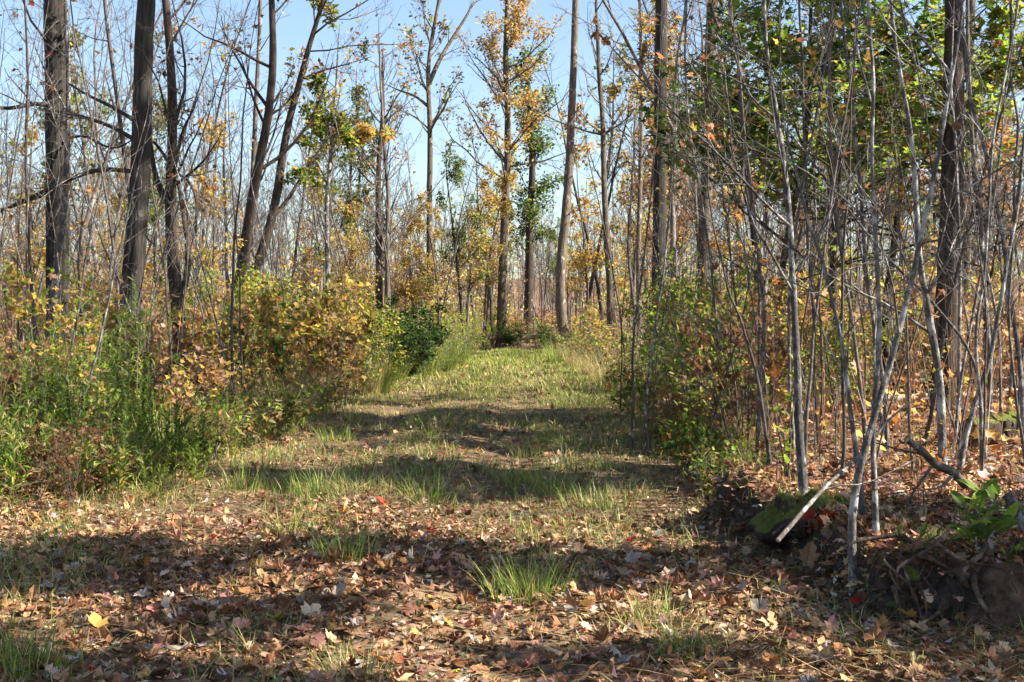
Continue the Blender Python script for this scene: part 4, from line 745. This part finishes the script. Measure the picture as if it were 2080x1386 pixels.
for kind, L_ in (('green', [(1070, 1225, 1.0), (1090, 1222, .8), (700, 1140, .8), (590, 1095, .75), (870, 1025, .9), (1095, 1000, 1.1), (1050, 985, 1.0), (1140, 1010, .9), (1200, 1035, 1.0), (1240, 1045, .9), (500, 1000, .9), (560, 1005, .8), (1160, 825, 1.2), (1230, 960, 1.0), (640, 1010, .9), (60, 1380, .9), (20, 1370, .8), (1400, 1340, .6), (1350, 1320, .6), (130, 1090, .5), (680, 900, 1.0), (760, 880, .9), (1050, 870, .8), (880, 890, .9)]),
                 ('mixed', [(700, 1000, 1.0), (740, 1005, 1.0), (640, 985, 1.0), (980, 960, 1.0), (1150, 960, 1.1), (720, 860, 1.1), (660, 880, 1.0), (800, 850, 1.0), (950, 840, .9), (1130, 900, 1.2), (1190, 910, 1.2), (1270, 1010, .9), (1330, 1270, .8), (1380, 1300, .8), (1010, 800, 1.2), (880, 800, 1.2), (930, 770, 1.3), (1110, 790, 1.3), (1150, 775, 1.3), (820, 820, 1.1), (1200, 850, 1.2), (1240, 880, 1.2), (720, 1380, .7), (530, 1290, .6), (1080, 930, 1.0), (860, 930, .8)]),
                 ('tall straw', [(1225, 785, .8), (1262, 805, .85), (1195, 765, .7), (1280, 840, .7), (1160, 750, .7), (620, 850, .8), (590, 870, .75), (640, 840, .9), (1530, 905, .5), (1490, 935, .45), (750, 805, .8), (1320, 900, .7)]),
                 ('tall green', [(800, 775, .9), (780, 790, .8), (870, 765, .9), (905, 755, .9), (925, 745, .9), (765, 800, .7), (330, 960, .8), (380, 945, .7), (440, 925, .8), (500, 905, .8), (270, 985, .7), (220, 990, .6), (150, 1010, .5), (560, 885, .8), (940, 735, .9), (1130, 740, .9)])):
    for (px, py, s) in L_:
        b = ground_at(px, py); me = TUSS[kind][rg.integers(0, 9) % len(TUSS[kind])]
        o = link('grass_tussock', me, None, b); o.rotation_euler.z = rg.uniform(0, 6.28); o.scale = (s, s, s * rg.uniform(.8, 1.1)); tag(o, '', 'grass tussock', 'grass tussocks')
        items.append((o, f'{depthword(b[1])} {kind}', px))
number_labels(items, 'tussock')
# thin bare saplings of the thickets
def stem_var(seed, H, r, mat, limbs, L, leaves=0, cols=BR, curve=.05):
    rg = np.random.default_rng(seed); P = grow(np.array([[0, 0, -.06]]), np.array([[rg.normal() * .12, rg.normal() * .12, 1.]]), np.array([H]), 16, curve, .02, rg)[0]; Rr = np.linspace(r, .0025, 16)
    tk, tw, lf = MB(), MB(), MB(); tk.tubes(P, Rr, 6, .03, rg=rg); ps = crownwood(tw, P, Rr, rg, limbs, .25, 1, L, .75, 4, 3, .04, .12, .0018, trunk=tw)
    out = [('stem', tk.mesh('stem', M[mat], True)), ('crown', tw.mesh('crown', M['bark_stem'], True))]
    if leaves: hang_leaves(lf, ps, leaves, .065, cols, None, rg, MAPLE_S, .8, .04, None, .9); out.append(('foliage', lf.mesh('foliage', M['leaf'])))
    return out
STEM = {'pale': [stem_var(241, 4.0, .013, 'bark_pale', 10, .8), stem_var(242, 3.2, .010, 'bark_pale', 9, .7), stem_var(248, 4.6, .017, 'bark_pale', 10, 1.0)],
        'grey': [stem_var(243, 4.5, .015, 'bark_stem', 12, .9), stem_var(244, 3.0, .009, 'bark_stem', 10, .7, 9)],
        'dark': [stem_var(245, 5.0, .018, 'bark_dark', 12, 1.0, 8, ('brown', 'umber')), stem_var(246, 3.5, .011, 'bark_dark', 12, .8)],
        'leafy': [stem_var(247, 2.6, .009, 'bark_stem', 12, .7, 50, ('gold', 'orange', 'yellow', 'tan')), stem_var(249, 3.2, .010, 'bark_dark', 12, .8, 60, ('yellow', 'lime', 'gold'))]}
items = []
def put_stem(px, d, s):
    kind = ['pale', 'grey', 'dark', 'leafy'][rg.choice(4, p=[.12, .38, .42, .08] if d < 18 else [.10, .38, .36, .16])]
    o = put_parts('thin_sapling', 'sapling', STEM[kind][rg.integers(0, 9) % len(STEM[kind])], px, d, s, f'{depthword(d)} thin {kind}', 'thin saplings of the thickets')
    o.rotation_euler = (rg.normal() * .07, rg.normal() * .07, rg.uniform(0, 6.28))
for px in strat(-30, 520, 40): put_stem(px, rg.uniform(12, 24), rg.uniform(.8, 1.4))
for px in strat(-30, 140, 8): put_stem(px, rg.uniform(10, 14), rg.uniform(.9, 1.3))
for px in strat(520, 800, 14): put_stem(px, rg.uniform(20, 34), rg.uniform(.7, 1.2))
for px in strat(1260, 1520, 20): put_stem(px, rg.uniform(10.5, 22), rg.uniform(.6, 1.1))
for px in strat(1500, 2110, 26): put_stem(px, rg.uniform(8, 13), rg.uniform(.6, 1.0))
for px in strat(1560, 2100, 8): put_stem(px, rg.uniform(6.8, 9), rg.uniform(.5, .9))
for px in strat(1480, 2110, 34): put_stem(px, rg.uniform(13, 26), rg.uniform(.8, 1.4))
for px in strat(820, 1260, 14): put_stem(px, rg.uniform(44, 60), rg.uniform(.9, 1.5))
for px, py, s in ((1590, 1010, .2), (1680, 1010, .22), (1700, 960, .3), (1850, 1010, .22), (1870, 1050, .2), (1880, 1075, .16), (1808, 960, .25), (1545, 930, .2), (1520, 940, .2), (1495, 950, .16), (1570, 960, .25), (1660, 940, .3), (1940, 1080, .2)):
    b = ground_at(px, py); put_stem(px, b[1], s)
number_labels(items, 'sapling')

# plants whose single leaves can be told apart
def leafy_plant(name, label, cat, px, py, stems, size, cols, seed, group=None, d=None, tpl=LANCE, wide=2.0):
    rg = np.random.default_rng(seed); b = ground_at(px, py) if d is None else at(px, py, d)
    o = thing(name, label, cat, b, group=group); V0 = tpl[0].copy(); V0[:, 0] *= wide; V0[:, 2] *= 1.5
    mes = []
    for c in cols:
        mb = MB(); mb.add(V0 * size, tris=tpl[1], col=np.tile(PALETTE[c], (len(V0), 1))); mes.append(mb.mesh('leaf', M['leaf']))
    for (dx, dy, h, nl) in stems:
        P, _ = smooth_path([(0, 0, -.03), (dx * .4, dy * .4, h * .5), (dx, dy, h)], 8); mb = MB(); mb.tubes(P, np.linspace(.005, .0025, 8), 5); link('stem', mb.mesh('stem', M['bark_stem'], True), o)
        for k in range(nl):
            t = .3 + .7 * k / max(nl - 1, 1); p = P[min(int(t * 7), 7)]; a = k * 2.4 + rg.uniform(-.3, .3); e = rg.uniform(.15, .7) + .5 * (k > nl - 4)
            l = link('leaf', mes[rg.integers(0, len(mes))], o, p); l.rotation_euler = (e, rg.normal() * .25, a); l.scale = (rg.uniform(.7, 1.15) * (1.1 - .35 * t),) * 3
    return o
leafy_plant('broadleaf_plant', 'bright green pointed-leaf plant growing above the rotten stump', 'plant', 1985, 1110, [(.02, 0, .27, 13), (.1, .03, .21, 10), (-.07, -.05, .17, 9), (.17, .0, .14, 8)], .14, ('green', 'lime', 'grass', 'green'), 81, d=5.35)
leafy_plant('broadleaf_plant', 'low green plant on the bank edge left of the rotten stump', 'plant', 1860, 1125, [(.03, 0, .10, 7), (-.07, 0, .08, 6), (.1, .03, .07, 5)], .075, ('green', 'lime', 'grass'), 82)
leafy_plant('broadleaf_plant', 'small clover-like green sprig at the foot of the rotten stump', 'plant', 2055, 1225, [(.03, 0, .06, 6), (-.05, -.02, .05, 5)], .05, ('lime', 'green'), 83, tpl=OVAL, wide=1.3)
leafy_plant('leafy_seedling', 'thin seedling with bright lime oval leaves beside the tallest spotted sapling', 'seedling', 1600, 985, [(.03, 0, .72, 12), (-.12, .03, .58, 9), (.06, -.03, .85, 7), (-.03, 0, .3, 4)], .085, ('lime', 'ygreen', 'lime'), 84, tpl=OVAL, wide=1.1)
leafy_plant('broad_grass', 'broad-bladed green plant in the left weed bank', 'plant', 355, 960, [(.02, 0, .5, 7), (.08, 0, .42, 6)], .2, ('lime', 'grass', 'grassy'), 85, wide=1.3)

# single leaves that catch the eye
def lone_leaf(px, py, d, colour, size, rot, parent, tpl=MAPLE, curl=.6, seed=1):
    rg = np.random.default_rng(seed); m2 = MB(); m2.leaves(tpl, np.zeros((1, 3)), np.eye(3)[None], np.array([size]), np.array([PALETTE[colour]]), curl=np.array([curl]), rg=rg, vary=.3)
    p = at(px, py, d) if d else ground_at(px, py) + np.array([0, 0, .04])
    l = link('leaf', m2.mesh('leaf', M['litter'] if d is None else M['leaf']), parent, p - np.array(parent.location)); l.rotation_euler = rot; return l
def by_label(t): return next(o for o in bpy.data.objects if str(o.get('label', '')).startswith(t))
tall = by_label('tallest pale spotted')
for k, (px, py, z) in enumerate(((1212, 62, .065), (1208, 34, .05), (1222, 80, .055))): lone_leaf(px, py, 6.3, 'brown', z, (-2.2 + .4 * k, .5 * k, k * 1.7), tall, seed=k)
fork = by_label('thick pale sapling with a white foot')
for k, (px, py) in enumerate(((1888, 905), (1902, 925), (1925, 900))): lone_leaf(px, py, 7.5, ('orange', 'rust', 'orange')[k], .1, (-1.2 - .5 * k, .4, 1.0 + k * 1.5), fork, OAK, .8, 20 + k)
stump = by_label('low moss-covered stump')
for k, (px, py) in enumerate(((1640, 1058), (1668, 1070), (1690, 1062))): lone_leaf(px, py, 6.35, 'red', .085, (.9, .2 * k, k * 1.3), stump, seed=30 + k)
for k, (px, py, c, z, rx) in enumerate(((1640, 1175, 'tan', .13, 1.3), (1855, 1282, 'gold', .09, .5), (1278, 1118, 'red', .075, .4), (620, 1275, 'pale', .09, .3), (440, 1262, 'pale', .085, .25), (370, 1350, 'pale', .1, .2), (1345, 1195, 'pale', .08, .3), (200, 1300, 'gold', .085, .5), (1430, 1250, 'umber', .1, .6), (1760, 1330, 'rust', .11, .4), (1180, 1145, 'pinkish', .08, .4))): lone_leaf(px, py, None, c, z, (rx, .2, k * 1.9), trail, seed=40 + k)

# ------------------------------------------------------------------ leaf litter, grass, undergrowth
rg = np.random.default_rng(91)
def scatter(n, d0, d1, x0=None, x1=None, px0=-120, px1=2200, pw=1.0):
    u = rg.random(n); d = (d0 ** (1 + pw) + u * (d1 ** (1 + pw) - d0 ** (1 + pw))) ** (1 / (1 + pw))
    x = (rg.uniform(px0, px1, n) - CX) / F * d; return x, d
def intrail(x, y): return np.minimum(x - xl(y), np.minimum(xr(y), 3.2) - x)
mb = MB()
LIT = (('tan', 'pinkish', 'umber', 'pale', 'rust', 'brown', 'grey', 'gold', 'red'), (5, 5.5, 7, 1.5, 1.8, 6, 1.3, .25, .1))
for (n, d0, d1, tpl, s0, s1, lift) in ((14000, 3.7, 8, MAPLE, .028, .08, .02), (7000, 3.7, 8, OAK, .03, .08, .02), (26000, 3.7, 9, DIAM, .02, .055, .02), (17000, 8, 18, MAPLE_S, .045, .09, .03), (16000, 18, 40, DIAM, .1, .16, .04)):
    x, y = scatter(n, d0, d1); it = intrail(x, y)
    keep = rg.random(n) < np.where(it > 0, np.where(y < 7, .95, np.where(y < 9, .85, np.where(y < 16, .6, .16))) * (.55 + .45 * (lump(x, y, 6, 14) > -.15)), 1.0)
    x, y = x[keep], y[keep]; K = len(x); z = G(x, y) + .012 + rg.random(K) ** 2 * lift
    mb.leaves(tpl, np.stack([x, y, z], 1), rot_rand(K, .34, rg), s0 + (s1 - s0) * rg.random(K) ** 1.6, pal(LIT[0], K, rg, LIT[1], .3), curl=rg.normal(size=K) * .8, rg=rg, vary=1.0)
for px0, px1, n in ((2180, 3400, 9000), (-900, -100, 4000)):      # the forest floor goes on beyond the picture's edges
    x, y = scatter(n, 4.2, 22, px0=px0, px1=px1); k_ = intrail(x, y) < .1; x, y = x[k_], y[k_]; K = len(x)
    mb.leaves(DIAM, np.stack([x, y, G(x, y) + .012 + rg.random(K) * .03], 1), rot_rand(K, .35, rg), rg.uniform(.09, .2, K), pal(LIT[0], K, rg, LIT[1], .3), curl=rg.normal(size=K) * .4, rg=rg, vary=1.0)
o = link('leaf_litter', mb.mesh('leaf_litter', M['litter'])); o['kind'] = 'stuff'; o['label'] = 'dry brown fallen leaves covering the ground'; o['category'] = 'leaf litter'
mes = []
for k in range(24):
    m2 = MB(); tpl = MAPLE if k % 4 else OAK; m2.leaves(tpl, np.array([[0, -.04, 0.]]), rot_rand(1, .25, rg), np.array([rg.uniform(.045, .085)]), np.array([[.3, .2, .1]]), curl=np.array([rg.choice([-1, 1]) * rg.uniform(.4, 1.2)]), rg=rg, vary=.7); mes.append(m2.mesh('leaf', M['fallen']))
x, y = scatter(520, 4.1, 6.4, px0=-40, px1=2120); k_ = (xr(y) - x > .05) & (x - xl(y) > .1)
for xx, yy in list(zip(x[k_], y[k_]))[:300]:
    l = link('leaf', mes[rg.integers(0, 24)], trail, (xx, yy, float(G(xx, yy)) + rg.uniform(.035, .055))); l.rotation_euler = (rg.normal() * .35, rg.normal() * .35, rg.uniform(0, 6.28))
# grass of the trail
mb = MB()
for (n, d0, d1, L0, L1, wd, segs) in ((26000, 3.7, 9, .03, .15, .0042, 2), (38000, 9, 20, .04, .17, .0075, 2), (32000, 20, 45, .07, .2, .016, 2)):
    x, y = scatter(n, d0, d1, pw=.6); x = xl(y) - .5 + (np.minimum(xr(y), 3.) - xl(y) + 1.) * rg.random(n); it = intrail(x, y); c = (x - .5 * (xl(y) + xr(np.maximum(y, 6)))) / 1.0
    cl = lump(x * 1.5, y * 1.5, 8, 18) + .25 * lump(x, y, 4, 8)
    dens = np.where(y < 9, sstep(-.1, .24, cl) * .95 + .08, np.where(y < 18, sstep(-.16, .2, cl) * .8 + .22, .97)) * np.where(np.abs(np.abs(c + .1) - .75) < .3, np.where(y < 22, .35, .75), 1)
    dens = np.where(it > .05, dens, np.where(it > -.5, .5, .06)); keep = rg.random(n) < dens; x, y, cl = x[keep], y[keep], cl[keep]; K = len(x)
    col = pal(('grass', 'grassy', 'straw', 'hay', 'lime'), K, rg, (3, 4, 2, 2.2, .8)) if d0 < 20 else pal(('grassy', 'straw', 'ygreen', 'grass', 'lime'), K, rg, (4, 1.8, 3, 3, 1))
    mb.blades(np.stack([x, y, G(x, y) - .004], 1), rg.uniform(0, 6.28, K), rg.uniform(L0, L1, K) * (.7 + .6 * sstep(0, .4, cl)), np.full(K, wd) * rg.uniform(.6, 1.2, K), rg.uniform(.3, 1.8, K), col, segs, rg.uniform(.05, .8, K), rg=rg)
x, y = scatter(24000, 3.7, 18, pw=.8); k_ = intrail(x, y) > 0; x, y = x[k_], y[k_]; k_ = rg.random(len(x)) < sstep(-.25, .25, lump(x + 5, y, 6, 14)) + .1; x, y = x[k_], y[k_]; K = len(x)   # flattened straw
mb.blades(np.stack([x, y, G(x, y) + .02 + rg.random(K) * .02], 1), rg.uniform(0, 6.28, K), rg.uniform(.1, .32, K), rg.uniform(.002, .005, K) * np.interp(y, [4, 16], [1, 2]), rg.uniform(-.1, .25, K), pal(('straw', 'hay', 'tan', 'grey', 'umber'), K, rg, (2, 4, 1, 1, 2)), 2, rg.uniform(1.35, 1.55, K), rg=rg)
o = link('grass', mb.mesh('grass', M['grass'])); o['kind'] = 'stuff'; o['label'] = 'short green and straw grass growing on the trail'; o['category'] = 'grass'
# low undergrowth of the wood on both sides
mb = MB()
for (n, d0, d1, zt, size, tpl, cols, wts, side) in ((12000, 8, 24, .7, .085, MAPLE_S, ('orange', 'gold', 'tan', 'pinkish', 'yellow', 'rust', 'lime'), (3, 3, 4, 3, 2, 1, 1), 1), (8000, 24, 60, .9, .12, DIAM, ('gold', 'tan', 'pale', 'grey', 'yellow', 'ygreen', 'orange'), (2, 4, 3, 3, 2, 3, 1), 0), (7000, 9, 24, .6, .08, OVAL, ('olive', 'green', 'lime', 'tan', 'gold', 'rust'), (3, 3, 2, 2, 2, 1), -1)):
    x, y = scatter(n, d0, d1, pw=.5, px0=-500, px1=2900 if side else 2300); it = intrail(x, y); k_ = (it < -.35) | (y > 46)
    if side == 1: k_ &= x > 0
    if side == -1: k_ &= x < 0
    k_ &= rg.random(n) < sstep(-.4, .5, lump(x, y, 2, 10)) + .25
    x, y = x[k_], y[k_]; K = len(x); mb.leaves(tpl, np.stack([x, y, G(x, y) + rg.random(K) ** 1.3 * zt * (.6 + .5 * np.sin(x * 1.3) * np.sin(y))], 1), rot_rand(K, .7, rg), rg.uniform(.6, 1.2, K) * size, pal(cols, K, rg, wts), curl=rg.normal(size=K) * .3, rg=rg)
x, y = scatter(7500, 8, 50, pw=.5); k_ = (intrail(x, y) < -.3) | (y > 46); x, y = x[k_], y[k_]; K = len(x); b_ = np.stack([x, y, G(x, y) - .05], 1)
P = grow(b_, np.array([[0, 0, 1.]]) + rg.normal(size=(K, 3)) * .2, rg.uniform(.4, 1.5, K), 5, .12, .03, rg); mb.tubes(P, taper(K, 5, rg.uniform(.002, .005, K) * np.interp(y, [8, 50], [1, 2.2]), np.full(K, .0012)), 3, col=pal(('umber', 'grey', 'pinkish', 'brown', 'tan'), K, rg))
o = link('undergrowth', mb.mesh('undergrowth', M['litter'])); o['kind'] = 'stuff'; o['label'] = 'low leafy twiggy undergrowth of the autumn wood'; o['category'] = 'undergrowth'
print('T all', time.time() - T0, 'objects', len(bpy.data.objects), 'tris', sum(sum(len(p.vertices) - 2 for p in []) + len(m.loops) - 2 * len(m.polygons) for m in bpy.data.meshes))
